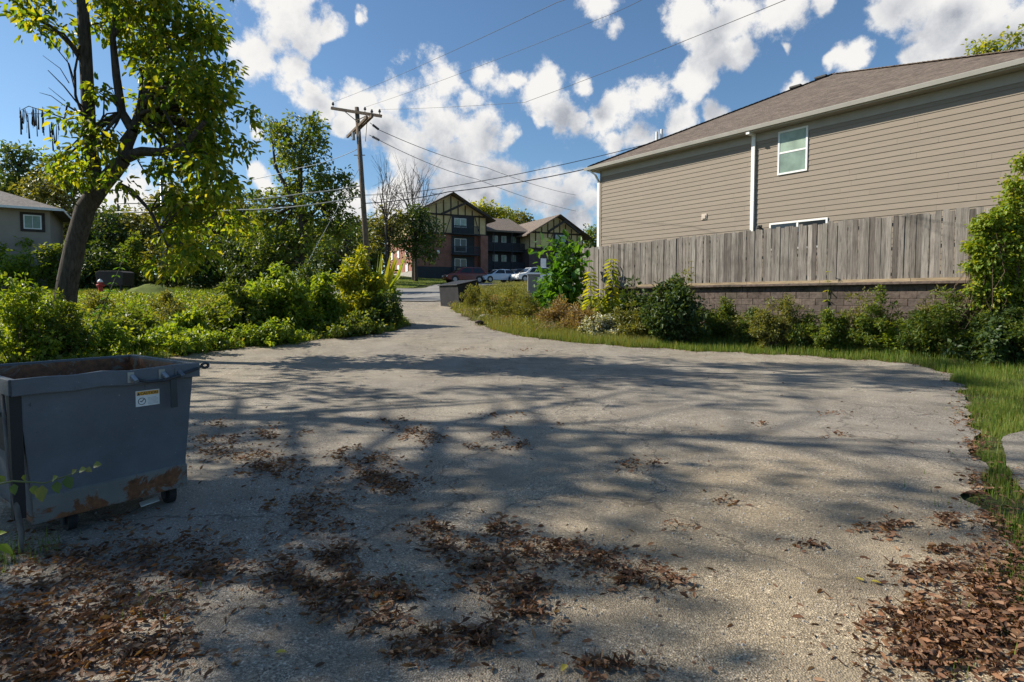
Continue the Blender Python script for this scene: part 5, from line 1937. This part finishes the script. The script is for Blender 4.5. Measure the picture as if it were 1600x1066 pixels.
# right side, below and beside the fence
shrub('upright bright green sapling before the left fence end', 880, 474, 66, 94, 'leaf_fresh', .34, 78, 14, Y=23.5, name='sapling', cat='sapling', dome=False, wid=.6)
shrub('small bright green plant at the grey pedestal foot', 845, 492, 46, 40, 'leaf_fresh', .20, 40, 22, Y=25, name='leafy_clump', cat='plant')
stalk_plant('yellow green tall weed standing left of its taller twin', 922, 498, 425, 'leaf_yellow', .46, 16, Y=20.5)
stalk_plant('tallest yellow green weed standing before the fence boards', 955, 500, 405, 'leaf_yellow', .48, 19, Y=20.5)
stalk_plant('short yellow green weed at the asters', 938, 505, 452, 'leaf_yellow', .40, 11, Y=20.2)
shrub('dark plant pressed against the fence bottom right of tall weed', 984, 462, 36, 38, 'leaf_dark', .2, 45, 22, Y=21.2, name='leafy_clump', cat='plant')
shrub('rusty brown dry weeds below the sapling', 872, 512, 70, 42, 'weed_dry', .16, 110, 30, Y=20.8, name='dry_weed', cat='weed', wid=.18, up=.8)
shrub('second patch of dry brown weeds left of white asters', 905, 512, 60, 34, 'weed_dry', .15, 80, 30, Y=19.6, name='dry_weed', cat='weed', wid=.18, up=.8)
shrub('white flowering asters in front of the tall weeds', 940, 522, 70, 34, 'aster', .075, 170, 34, Y=18.6, name='aster', cat='flower', wid=.6)
for (x, yb, w, h, lm, lab) in ((765, 498, 60, 40, 'leaf_olive', 'olive weed clump nearest the pale rocks'), (800, 500, 62, 48, 'weed', 'feathery yellow weed clump above the pale rocks'), (740, 486, 50, 34, 'weed', 'feathery weed clump at the foot of the small dark dumpster'),
                                (825, 508, 60, 44, 'leaf_olive', 'olive weed clump left of the rusty weeds'), (785, 486, 64, 26, 'weed_dry', 'reddish seeding weed clump on the mound')):
    shrub(lab, x, yb, w, h, lm, .11, 90, 30, name='weed_clump', cat='weed', wid=.25, up=.7, droop=.1)
shrub('olive weed clump right of the asters', 990, 524, 80, 44, 'leaf_olive', .12, 110, 34, Y=18.2, name='weed_clump', cat='weed', wid=.35, up=.5)
shrub('big dark green shrub against the block wall start', 1052, 522, 104, 84, 'leaf_dark', .13, 230, 40, Y=17.2)
shrub('grey green leafy top behind the big dark shrub', 1060, 490, 90, 52, 'leaf_olive', .12, 110, 30, Y=18.2)
stalk_plant('thin tall stalk rising before the fence above the dark shrub', 1079, 500, 408, 'leaf_olive', .15, 12, Y=18.2)
RS = [(1130, 520, 60, 48, 'leaf_mid'), (1215, 536, 84, 76, 'leaf_olive'), (1180, 530, 50, 46, 'leaf_shade'), (1300, 540, 78, 52, 'leaf_mid'), (1375, 540, 72, 76, 'leaf_mid'), (1260, 536, 58, 36, 'leaf_shade'), (1435, 545, 60, 52, 'leaf_shade'), (1490, 548, 110, 96, 'leaf_mid'), (1560, 552, 90, 80, 'leaf_dark'), (1640, 560, 130, 100, 'leaf_mid')]
RL = ['small green shrub just right of the big dark shrub', 'feathery olive shrub below the downspout', 'small shaded shrub left of feathery olive shrub', 'shaded shrub below the two small ledge plants', 'green shrub before the middle of the block wall',
      'dark low shrub right of the feathery olive shrub', 'dark shrub left of the tallest wall shrub', 'tall green shrub before the vine mass', 'dark shrub under the vine mass', 'shaded shrub past the vine mass at the frame edge']
for (x, yb, w, h, lm), lab in zip(RS, RL):
    shrub(lab, x, yb, w, h, lm, .085, 190, 40, Y=None if False else float(gnd(x, yb + 8).y), name='shrub', group='shrubs along the block wall', wid=.42, up=.25, flat=.8)
for (x, yb, h, w, lm, lab) in ((1160, 532, 40, 60, 'leaf_olive', 'loose olive weeds left of the feathery shrub'), (1245, 538, 62, 50, 'weed', 'straggly yellow weed right of the feathery shrub'), (1340, 542, 84, 56, 'leaf_olive', 'tall loose weed rising before the block wall middle'),
                                (1410, 546, 50, 60, 'leaf_bright', 'bright low weed at the grass edge below the wall'), (1455, 548, 92, 46, 'leaf_olive', 'tall olive weed left of the tallest wall shrub'), (1525, 552, 66, 60, 'leaf_bright', 'bright leafy weed at the foot of the vine')):
    shrub(lab, x, yb, w, h, lm, .10, 70, 24, Y=float(gnd(x, yb + 4).y), name='tall_weed', cat='weed', wid=.3, up=.5, droop=.1)
shrub('low dark ivy mound at the right end of the grass', 1560, 556, 130, 52, 'leaf_dark', .10, 150, 40, Y=12.6, name='ivy_mound', cat='ivy', wid=.75)
stalk_plant('small yellow plant rooted on the wall ledge', 1293, 447, 424, 'leaf_yellow', .16, 7, Y=float(fp.o.y + UX[1] * fp.hit(1293, 440)[0]) - .25)
# vine mass hanging over the fence end
fx = fp.hit(1575, 400)[0]
vc = fp.o + fp.u * fx
v = thing('vine', 'tall yellow flecked vine swallowing the right end of the fence', 'vine', (vc.x - .3, vc.y - .3, 1.0))
C = []
for (x, y, r, n_) in ((1590, 300, 24, 30), (1575, 345, 34, 60), (1545, 350, 20, 34), (1555, 400, 42, 80), (1598, 400, 50, 70), (1538, 420, 26, 40), (1560, 455, 46, 90), (1600, 470, 55, 80), (1575, 505, 48, 70), (1640, 350, 60, 70), (1650, 440, 60, 60), (1600, 255, 14, 12), (1530, 385, 14, 16), (1610, 520, 40, 40), (1525, 450, 14, 14)):
    Yv = 13.3
    c = np.array(at(x, y, Yv))
    C.append(c + rand_dirs(n_) * (r * Yv / F_PX) * rng.random((n_, 1)) ** .5 * np.array([1, .55, 1]))
C = np.concatenate(C)
V_, F_ = [], []
for c in C[::3]:
    f = np.array([c[0] + rng.normal() * .3, c[1] + .2, .9])
    tube_np(V_, F_, f, c, .014, .004, 4, (f + c) / 2 + rng.normal(size=3) * .2)
np_mesh('stems', np.array(V_) - np.array(v.location), np.array(F_), M['stem_brown'], v)
pos, ax, nr = leaf_cloud(C, .17, 30, droop=.5)
ln = .085 * rng.uniform(.6, 1.3, len(pos))
half = rng.random(len(pos)) < .38
scatter('foliage', M['leaf_bright'], pos[~half], ax[~half], nr[~half], ln[~half], ln[~half] * .7, LEAF, v, v.location)
scatter('yellowed_leaves', M['leaf_yellow'], pos[half], ax[half], nr[half], ln[half], ln[half] * .7, LEAF, v, v.location)

# trees standing outside the frame on the left: their shade falls across the lot
def shade_tree(label, x, y, blobs, h, L=.24, per=26, dens=3.4):
    z = float(H(x, y))
    sk = [[((x, y, z - .1), .34), ((x + .2, y, z + h * .35), .26), ((x, y + .3, z + h * .7), .14), ((x, y, z + h * .92), .05)]]
    tree(label, [(Vector(b[:3]), b[3]) for b in blobs], sk, 'leaf_mid', L, per, dens, cr=.6, wid=.55, every=3, droop=.4)


def crown(x, y, z, rad, n, zr):
    out = []
    for _ in range(n):
        a = random.uniform(0, 6.283)
        r = rad * math.sqrt(random.random())
        out.append((x + math.cos(a) * r, y + math.sin(a) * r, z + random.uniform(-zr, zr), random.uniform(.45, 1.0)))
    return out


shade_tree('broad leafy tree outside the picture beyond the dumpster', -16, 9.5, crown(-16, 9.5, 11.5, 4.8, 84, 5.4), 17)
shade_tree('leafy tree outside the picture level with the dumpster', -12.5, 5.0, crown(-12.5, 5.0, 6.6, 3.5, 52, 2.9), 10)
shade_tree('tall leafy tree outside the picture far beyond the dumpster', -22, 7.0, crown(-22, 7.0, 13.0, 4.6, 66, 5.2), 18)
shade_tree('leafy tree outside the picture beside the photographer', -10.0, 0.8, crown(-10, .8, 5.4, 3.0, 46, 2.8), 9)


# ------------------------------------------------------------------ ground plants, leaf litter, small stuff
def fill_px(poly_px, per_m2, shrink=None, exclude_lot=True, margin=.05):
    poly = gnd_many(poly_px)[:, :2]
    lo, hi = poly.min(0), poly.max(0)
    n = int((hi - lo).prod() * per_m2)
    P = lo + rng.random((n, 2)) * (hi - lo)
    P = P[in_poly(P, poly)]
    if exclude_lot: P = P[~in_poly(P, LOT_ARR)]
    return P


LOT_ARR = np.array(lot_outline)


def on_ground(P, dz=0.0):
    return np.stack([P[:, 0], P[:, 1], H(P[:, 0], P[:, 1]) - .03 + dz], 1)


def patchy(P, scale, keep):
    """thin a set of points into uneven patches"""
    v = np.sin(P[:, 0] * scale + 1.3 * np.sin(P[:, 1] * scale * .7)) + np.sin(P[:, 1] * scale * 1.3 + 1.1 * np.sin(P[:, 0] * scale * .9 + 2))
    return P[rng.random(len(P)) < np.clip(keep + .28 * v, .05, 1)]


def grass(name, label, P, mat, h0, h1, w, lean=.45, kind='stuff', cat='grass'):
    n = len(P)
    an = rng.uniform(0, 2 * math.pi, n)
    ln = rng.uniform(0, 1, n) ** 1.5 * lean
    ax = np.stack([np.cos(an) * ln, np.sin(an) * ln, np.ones(n)], 1)
    nr = np.stack([np.cos(an), np.sin(an), np.full(n, .2)], 1)
    o = scatter(name, M[mat], on_ground(P), ax, nr, rng.uniform(h0, h1, n), w * rng.uniform(.7, 1.3, n), BLADE)
    return tag(o, label, cat, kind=kind)


strip = [(1478, 584), (1520, 566), (1700, 560), (1900, 640), (1900, 900), (1700, 1000), (1610, 985), (1545, 800), (1520, 700), (1500, 620)]
P = fill_px(strip, 3400)
slab_w = np.array(slab)
P = P[~in_poly(P, slab_w)]
P = patchy(P, 3.1, .45)
grass('grass_dry', 'dry yellowed blades in the right grass strip', P[::4], 'weed', .05, .11, .006)
P = P[np.arange(len(P)) % 4 > 0]
grass('grass', 'short green grass strip at the right edge of the worn lot', P, 'grass', .05, .13, .007)
edge = [(760, 522), (850, 512), (1000, 508), (1200, 512), (1400, 520), (1620, 540), (1620, 575), (1500, 600), (1400, 578), (1250, 566), (1100, 560), (950, 550), (830, 538)]
P = patchy(fill_px(edge, 1300), 1.7, .72)
grass('verge_grass', 'grass verge between the lot and block wall shrubs', P, 'grass', .09, .24, .011)
P = patchy(fill_px([(760, 508), (850, 500), (1000, 505), (1050, 530), (1000, 552), (830, 536), (765, 520)], 900), 1.7, .7)
grass('dry_verge_grass', 'yellowing tufted verge grass below the asters', P, 'weed', .12, .34, .012)
tall_p = fill_px([(716, 478), (725, 458), (800, 448), (850, 452), (830, 476), (770, 492)], 150)
grass('tall_weeds', 'tall feathery weeds beside the small dark dumpster', tall_p, 'weed', .3, .62, .014, .6, cat='weeds')
k = rng.integers(0, len(tall_p), 14000)
Q = on_ground(tall_p[k] + rng.normal(size=(len(k), 2)) * .16)
Q[:, 2] += .1 + rng.random(len(k)) * .42
d = rand_dirs(len(k))
d[:, 2] = np.abs(d[:, 2]) + .4
tag(scatter('tall_weed_foliage', M['weed'], Q, d, rand_dirs(len(k)), rng.uniform(.06, .13, len(k)), .025, LEAF), 'feathery foliage of the tall weeds by the small dark dumpster', 'weeds', kind='stuff')
mound = [(706, 486), (712, 470), (740, 455), (790, 447), (860, 446), (905, 452), (990, 475), (1000, 500), (960, 520), (830, 526), (770, 512), (735, 498)]
P = patchy(fill_px(mound, 230), 1.1, .75)
grass('weeds', 'fuzzy olive weeds covering the mound right of the drive', P, 'weed', .2, .52, .013, .7, cat='weeds')
k = rng.integers(0, len(P), 60000)
Q = on_ground(P[k] + rng.normal(size=(len(k), 2)) * .14)
Q[:, 2] += rng.random(len(k)) ** .8 * (.30 + .22 * (np.sin(P[k][:, 0] * 1.3) * np.cos(P[k][:, 1] * .9)))
br = (np.sin(P[k][:, 0] * 1.9 + 2) * np.cos(P[k][:, 1] * 1.1) + rng.normal(size=len(k)) * .45) > .5
for sel, mt, nm, lb in ((~br, 'weed', 'weed_foliage', 'fine leafy growth among the olive weeds'), (br, 'weed_dry', 'weed_seedheads', 'rusty seed heads among the olive weeds')):
    d = rand_dirs(sel.sum())
    d[:, 2] = np.abs(d[:, 2]) + .4
    tag(scatter(nm, M[mt], Q[sel], d, rand_dirs(sel.sum()), rng.uniform(.06, .14, sel.sum()), .028, LEAF), lb, 'weeds', kind='stuff')
# grass and weeds creeping over the crumbling edge of the paving
oi = rng.integers(0, len(LOT_ARR), 9000)
P = LOT_ARR[oi] + rng.normal(size=(9000, 2)) * .16
P = patchy(P, 2.3, .35)
P = P[(P[:, 1] > 2) & (P[:, 1] < 30)]
grass('edge_grass', 'ragged grass creeping over the edge of the paving', P, 'grass', .04, .13, .008, .8)
oi = rng.integers(0, len(LOT_ARR), 5000)
P = LOT_ARR[oi] + rng.normal(size=(5000, 2)) * .12
P = P[(P[:, 1] > 2) & (P[:, 1] < 26)]
an = rng.uniform(0, 2 * math.pi, len(P))
ln = rng.uniform(.02, .06, len(P))
tag(scatter('edge_litter', M['dry_leaf'], on_ground(P, .045), np.stack([np.cos(an), np.sin(an), np.zeros(len(P))], 1), np.array([0, 0, 1.0]) + rng.normal(size=(len(P), 3)) * .4, ln, ln * .35, DRY), 'dead leaves gathered along the edge of the paving', 'fallen leaves', kind='stuff')
# left bank
bank = [(-120, 600), (-120, 470), (130, 452), (300, 452), (420, 456), (590, 458), (600, 480), (640, 507), (600, 524), (500, 536), (400, 546), (330, 555), (250, 566), (120, 580)]
P = patchy(fill_px(bank, 260), .9, .8)
P = P[P[:, 1] < 34]
n = len(P)
Q = on_ground(P)
Q[:, 2] += rng.random(n) ** 1.3 * (.16 + .12 * np.clip((P[:, 1] - 15) / 8, 0, 1)) * (1 + .6 * np.sin(P[:, 0] * 1.4) * np.cos(P[:, 1] * 1.2))
d = rand_dirs(n) + np.array([0, 0, .35])
ln = rng.uniform(.07, .16, n)
cut = rng.random(n)
for lo_, hi_, mt, nm, lb in ((0, .45, 'leaf_bright', 'ground_cover', 'bright leafy ground cover on the bank left of the drive'), (.45, .8, 'leaf_mid', 'undergrowth', 'darker leafy undergrowth on the bank left of the drive'), (.8, 1, 'leaf_olive', 'bank_weeds', 'olive weeds among the ground cover left of the drive')):
    s = (cut >= lo_) & (cut < hi_)
    nn = unit(np.array([0, 0, 1.0]) + rand_dirs(s.sum()) * .8)
    tag(scatter(nm, M[mt], Q[s], d[s], nn, ln[s], ln[s] * .6, LEAF), lb, 'ground cover', kind='stuff')
P = patchy(fill_px(bank, 420), 1.3, .6)
P = P[P[:, 1] < 27]
grass('bank_grass', 'tall rough grass growing through the left bank', P, 'grass', .10, .30, .013, .6)
# mown lawn beyond and the far verge
lw = np.array(lawn_o)
lo, hi = lw.min(0), lw.max(0)
P = lo + rng.random((int((hi - lo).prod() * 40), 2)) * (hi - lo)
grass('lawn_grass', 'mown grass in front of the brick gable', P[in_poly(P, lw)], 'grass', .06, .16, .05)
P = np.stack([rng.uniform(-34, -7, 26000), rng.uniform(29, 44, 26000)], 1)
ln_w, fl_w = np.array(lane), np.array(far_lot)
P = P[~in_poly(P, ln_w) & ~in_poly(P, fl_w) & ~in_poly(P, LOT_ARR)]
grass('field_grass', 'rough grass either side of the lane on the left', P, 'grass', .08, .25, .03)
# grassy mound by the brown bin
c = at(236, 466, 36)
mo = []
for r in range(8):
    for k_ in range(24):
        a = 2 * math.pi * k_ / 24
        rr = r / 7
        mo.append((math.cos(a) * 2.6 * rr, math.sin(a) * 1.8 * rr, .8 * (math.cos(rr * math.pi) * .5 + .5) + random.uniform(-.04, .04) - .12))
mb = MB()
mb.add(mo, [(r * 24 + k_, r * 24 + (k_ + 1) % 24, (r + 1) * 24 + (k_ + 1) % 24, (r + 1) * 24 + k_) for r in range(7) for k_ in range(24)])
o = mb.build('earth_mound', M['lawn'], smooth=True)
o.location = (c.x, 36, float(H(c.x, 36)) - .02)
tag(o, kind='structure')

# ---- fallen leaves
CL = [(150, 900, 175, 60, 520), (70, 985, 130, 80, 520), (250, 868, 100, 36, 260), (230, 965, 75, 35, 170), (60, 1045, 130, 40, 260), (210, 1035, 100, 32, 200), (330, 910, 40, 30, 70),
      (490, 825, 55, 30, 150), (535, 880, 40, 28, 130), (430, 905, 38, 36, 120), (500, 930, 45, 26, 110), (440, 735, 65, 13, 190), (365, 712, 65, 11, 170), (415, 680, 35, 9, 90), (335, 690, 38, 10, 90), (330, 665, 30, 6, 40),
      (590, 750, 55, 16, 230), (620, 768, 35, 12, 130), (560, 722, 50, 11, 120), (602, 660, 26, 6, 50), (660, 681, 32, 11, 120), (545, 705, 26, 6, 30), (785, 684, 18, 8, 60), (820, 700, 13, 5, 30), (765, 651, 26, 4, 26), (760, 706, 40, 5, 35), (680, 690, 20, 6, 30), (480, 790, 45, 14, 80),
      (668, 835, 32, 13, 80), (780, 840, 34, 18, 110), (705, 868, 50, 22, 120), (760, 893, 42, 18, 120), (850, 865, 46, 15, 130), (920, 880, 60, 18, 190), (985, 912, 55, 22, 190), (800, 932, 60, 20, 190), (560, 930, 42, 22, 110), (620, 932, 36, 16, 80),
      (685, 1000, 55, 22, 90), (760, 1010, 40, 28, 100), (650, 1030, 46, 18, 70), (945, 1056, 52, 13, 80), (830, 962, 32, 22, 80), (520, 965, 32, 18, 60), (590, 985, 40, 18, 50),
      (1370, 829, 42, 8, 90), (1490, 820, 30, 12, 60), (1440, 905, 40, 13, 70), (1505, 915, 60, 22, 150), (1420, 972, 50, 20, 190), (1500, 985, 85, 34, 480), (1465, 1032, 85, 34, 480), (1580, 1005, 60, 55, 420), (1560, 930, 55, 36, 220), (1545, 880, 50, 26, 130),
      (1530, 700, 14, 26, 60), (1526, 760, 20, 26, 70), (1540, 822, 30, 20, 90), (1592, 752, 30, 18, 60), (1510, 660, 16, 14, 30), (1585, 850, 30, 40, 70), (1480, 870, 40, 8, 40), (995, 730, 26, 7, 60), (1192, 665, 16, 4, 24), (1310, 682, 18, 5, 22), (1300, 648, 22, 4, 20), (1140, 790, 24, 6, 18), (1270, 862, 30, 6, 20), (875, 668, 10, 3, 8), (740, 545, 40, 6, 50), (820, 548, 30, 4, 25), (1050, 830, 20, 6, 12)]
pp = []
for (x, y, rx, ry, n_) in CL:
    n_ = int(n_ * 2.6)
    a = rng.normal(size=(n_, 2)) * .62
    cl_ = rng.normal(size=(max(3, n_ // 28), 2)) * .6
    a = np.where(rng.random((n_, 1)) < .75, cl_[rng.integers(0, len(cl_), n_)] + rng.normal(size=(n_, 2)) * .17, a)
    w_ = 1 + .5 * np.sin(a[:, :1] * 5 + x)
    pp.append(np.stack([x + a[:, 0] * rx, y + a[:, 1] * ry * w_[:, 0]], 1))
    m_ = n_ // 7
    b2 = rng.normal(size=(m_, 2)) * 1.25
    pp.append(np.stack([x + b2[:, 0] * rx, y + b2[:, 1] * ry], 1))
pp = np.concatenate(pp)
pp = pp[(pp[:, 1] > 545) & (pp[:, 1] < 1150)]
G = gnd_many(pp)
n2 = 420
ex = np.stack([rng.uniform(-5, 7, n2), 2 + rng.random(n2) ** 1.4 * 15], 1)
ex = ex[in_poly(ex, LOT_ARR)]
G = np.concatenate([G, np.stack([ex[:, 0], ex[:, 1], H(ex[:, 0], ex[:, 1])], 1)])
# neighbours raise the pile
order = np.argsort(G[:, 0] // .12 * 1000 + G[:, 1] // .12)
key = np.round(G[:, 0] / .12) * 10000 + np.round(G[:, 1] / .12)
u_, inv, cnt = np.unique(key, return_inverse=True, return_counts=True)
pile = np.clip(cnt[inv] * .0018, .0, .035) * rng.random(len(G))
G[:, 2] += .007 + pile
n = len(G)
an = rng.uniform(0, 2 * math.pi, n)
ax = np.stack([np.cos(an), np.sin(an), rng.normal(size=n) * .22], 1)
nr = np.array([0, 0, 1.0]) + rng.normal(size=(n, 3)) * .7
ln = .013 + .046 * rng.random(n) ** 1.5
tag(scatter('leaf_litter', M['dry_leaf'], G, ax, nr, ln, ln * rng.uniform(.13, .30, n), DRY), 'brown curled leaf litter lying in drifts over the lot', 'fallen leaves', kind='stuff')
n3 = 5200
ex = np.stack([rng.uniform(-4.5, 8, n3), 2 + rng.random(n3) ** 1.7 * 14], 1)
ex = ex[in_poly(ex, LOT_ARR)]
ex = patchy(ex, .9, .45)
n3 = len(ex)
an = rng.uniform(0, 2 * math.pi, n3)
ln3 = .006 + .022 * rng.random(n3) ** 2
tag(scatter('leaf_bits', M['dry_leaf'], np.stack([ex[:, 0], ex[:, 1], H(ex[:, 0], ex[:, 1]) + .008], 1), np.stack([np.cos(an), np.sin(an), np.zeros(n3)], 1), np.array([0, 0, 1.0]) + rng.normal(size=(n3, 3)) * .2, ln3, ln3 * .5, LEAF), 'broken leaf crumbs and grit strewn over the paving', 'debris', kind='stuff')
# twigs and loose stones among them
yl = gnd_many([(430, 1030), (1360, 918), (1350, 914), (885, 1062), (232, 792), (1240, 955), (150, 985)])
for i, (x, y, z) in enumerate(yl[:4]):
    t_ = rng.uniform(0, 6)
    o = scatter('fallen_leaf', M['fallen_yellow'], [(0, 0, 0)], [(math.cos(t_), math.sin(t_), .05)], [(0.1, .1, 1)], .052, .03, LEAF)
    o.location = (x, y, z + .02)
    tag(o, ('single yellow leaf lying on grey stones at the lower left', 'bright yellow leaf on the sunlit paving right of centre', 'second yellow leaf touching its neighbour on sunlit paving', 'yellow leaf at the bottom edge near the brown drift')[i], 'leaf')
x, y, z = yl[4]
o = MB().add([(-.06, -.03, .0), (.07, -.02, .012), (.08, .03, .03), (-.05, .035, .014), (-.06, -.03, -.006), (.07, -.02, .004), (.08, .03, .02), (-.05, .035, .006)], [(0, 1, 2, 3), (7, 6, 5, 4), (0, 4, 5, 1), (1, 5, 6, 2), (2, 6, 7, 3), (3, 7, 4, 0)]).build('paper_scrap', M['white_paint'])
o.location = (x, y, z + .02)
o.rotation_euler = (0, 0, .9)
tag(o, 'pale paper scrap on the ground under the near dumpster', 'litter')
# loose gravel on the lot: small stones where the surface has broken up
n = 9000
g = np.stack([rng.uniform(-4.5, 3.5, n), 1.8 + rng.random(n) ** 1.5 * 9], 1)
g = g[in_poly(g, LOT_ARR)]
g = patchy(g, 1.3, .5)
n = len(g)
s = rng.uniform(.004, .012, n)
PEB = (np.array([(-.5, -.4, 0), (.5, -.35, 0), (.45, .4, 0), (-.4, .45, 0), (-.25, -.2, .55), (.3, -.15, .6), (.2, .25, .5), (-.2, .2, .62)]), np.array([(0, 1, 5, 4), (1, 2, 6, 5), (2, 3, 7, 6), (3, 0, 4, 7), (4, 5, 6, 7)]))
an = rng.uniform(0, 2 * math.pi, n)
M['pebble'] = mat_random('pebble', [(.2, .19, .18), (.38, .36, .33), (.27, .25, .23), (.5, .48, .44)], (1, 1, 1), 30)
tag(scatter('gravel', M['pebble'], np.stack([g[:, 0], g[:, 1], np.full(n, .006)], 1), np.stack([np.cos(an), np.sin(an), np.zeros(n)], 1), np.tile((0, 0, 1.0), (n, 1)), s * 1.3, s, PEB), 'loose gravel scattered over the worn lot', 'gravel', kind='stuff')
# rocks at the mouth of the drive
for (px, py, r, lab) in ((764, 499, .28, 'pale rock nearest the drive edge below the weeds'), (781, 494, .22, 'pale rock between two others below the weeds'), (789, 490, .17, 'smallest pale rock tucked into the weeds'), (750, 506, .16, 'dark flat rock on the drive edge')):
    q = gnd(px, py)
    bm = bmesh.new()
    bmesh.ops.create_icosphere(bm, subdivisions=3, radius=r)
    for vv in bm.verts:
        k_ = 1 + .22 * math.sin(vv.co.x * 13 / r * .2 + px) + .18 * math.cos(vv.co.y * 11 / r * .25 + vv.co.z * 3 / r)
        vv.co = Vector((vv.co.x * k_ * 1.2, vv.co.y * k_, vv.co.z * k_ * .65))
    me = bpy.data.meshes.new('rock')
    bm.to_mesh(me)
    bm.free()
    me.materials.append(M['concrete'] if px != 750 else M['block'])
    o = bpy.data.objects.new('rock', me)
    COL.objects.link(o)
    o.location = (q.x, q.y, q.z + r * .2)
    tag(o, lab, 'rock', 'rocks at the drive edge')


# tufts and seedlings in the foreground
def tuft(label, px, py, r, n_, h, mat='grass'):
    q = gnd(px, py)
    P = np.array(q)[None, :2] + rng.normal(size=(n_, 2)) * r
    o = grass('grass_tuft', label, P, mat, h * .4, h, .006, .9, kind='stuff', cat='grass')
    return o


tuft('sunlit grass tuft in the leaf drift below the dumpster', 225, 962, .10, 150, .09)
tuft('grass tuft at the left edge beside the dumpster foot', 18, 880, .14, 260, .14)
tuft('olive grass tuft in the leaf drift left of centre', 612, 930, .10, 170, .07)
tuft('grass tuft at the lower right in the brown leaf drift', 1490, 1046, .06, 90, .08)
tuft('grass tuft at the edge of the brown drift by the right grass', 1575, 905, .08, 140, .10)

# leafy twig reaching in beside the dumpster, and the bare stick
root = gnd(-150, 960)
tw = thing('leafy_sprig', 'leafy sprig reaching in from the left across the dumpster front', 'sprig', root)
rp = Vector(root)
pts = [at(-150, 960, root.y), at(-120, 830, 2.5), at(-40, 765, 2.6), at(20, 752, 2.68), at(70, 755, 2.72), at(110, 742, 2.78), at(150, 726, 2.84)]
loc = [p - rp for p in pts]
MB().tube(loc, [.008, .007, .006, .005, .004, .003, .002], 6).build('stem', M['stem_green'], tw, smooth=True)
lp, la, lnn, ll = [], [], [], []
for (px, py, L_, dx, dz) in ((8, 752, .05, -.6, .5), (22, 756, .055, .2, -.9), (38, 752, .045, .3, .6), (52, 758, .052, .4, -1), (66, 758, .082, .1, -1), (82, 750, .05, .5, .3), (88, 752, .062, .3, -1), (104, 744, .07, .5, -.9), (112, 740, .04, .7, .5), (124, 735, .045, .9, .2), (134, 732, .04, .9, -.3), (146, 727, .05, 1, .15), (-20, 760, .06, .2, -1), (-40, 764, .06, .2, .7)):
    lp.append(np.array(at(px, py, 2.74) - rp))
    la.append((dx, -.25, dz))
    lnn.append((.15, -.8, .55))
    ll.append(L_)
scatter('leaves', M['leaf_shade'], lp, la, lnn, np.array(ll), np.array(ll) * .72, LEAF, tw)  # darker leaf colour carries the shade the sprig hangs in
lp, la, lnn, ll = [], [], [], []
for (px, py, L_, dx, dz) in ((-12, 838, .07, 1, .35), (0, 850, .075, .8, -.55), (-20, 862, .07, .9, -.2)):
    lp.append(np.array(at(px, py, 2.45) - rp))
    la.append((dx, -.1, dz))
    lnn.append((0, -.7, .7))
    ll.append(L_)
scatter('lower_leaves', M['leaf_bright'], lp, la, lnn, np.array(ll), np.array(ll) * .45, LEAF, tw)
q0, q1, q2 = at(3, 612, 3.62), at(16, 745, 3.56), at(33, 830, 3.5)
foot = Vector((q2.x + .01, q2.y - .02, 0))
stick = MB().tube([q0, q1, q2, foot.lerp(q2, .5), foot], [.011, .016, .017, .014, .012], 7).build('stick', M['twig_grey'], smooth=True)
tag(stick, 'peeling bare stick leaning against the left side of the dumpster', 'stick')
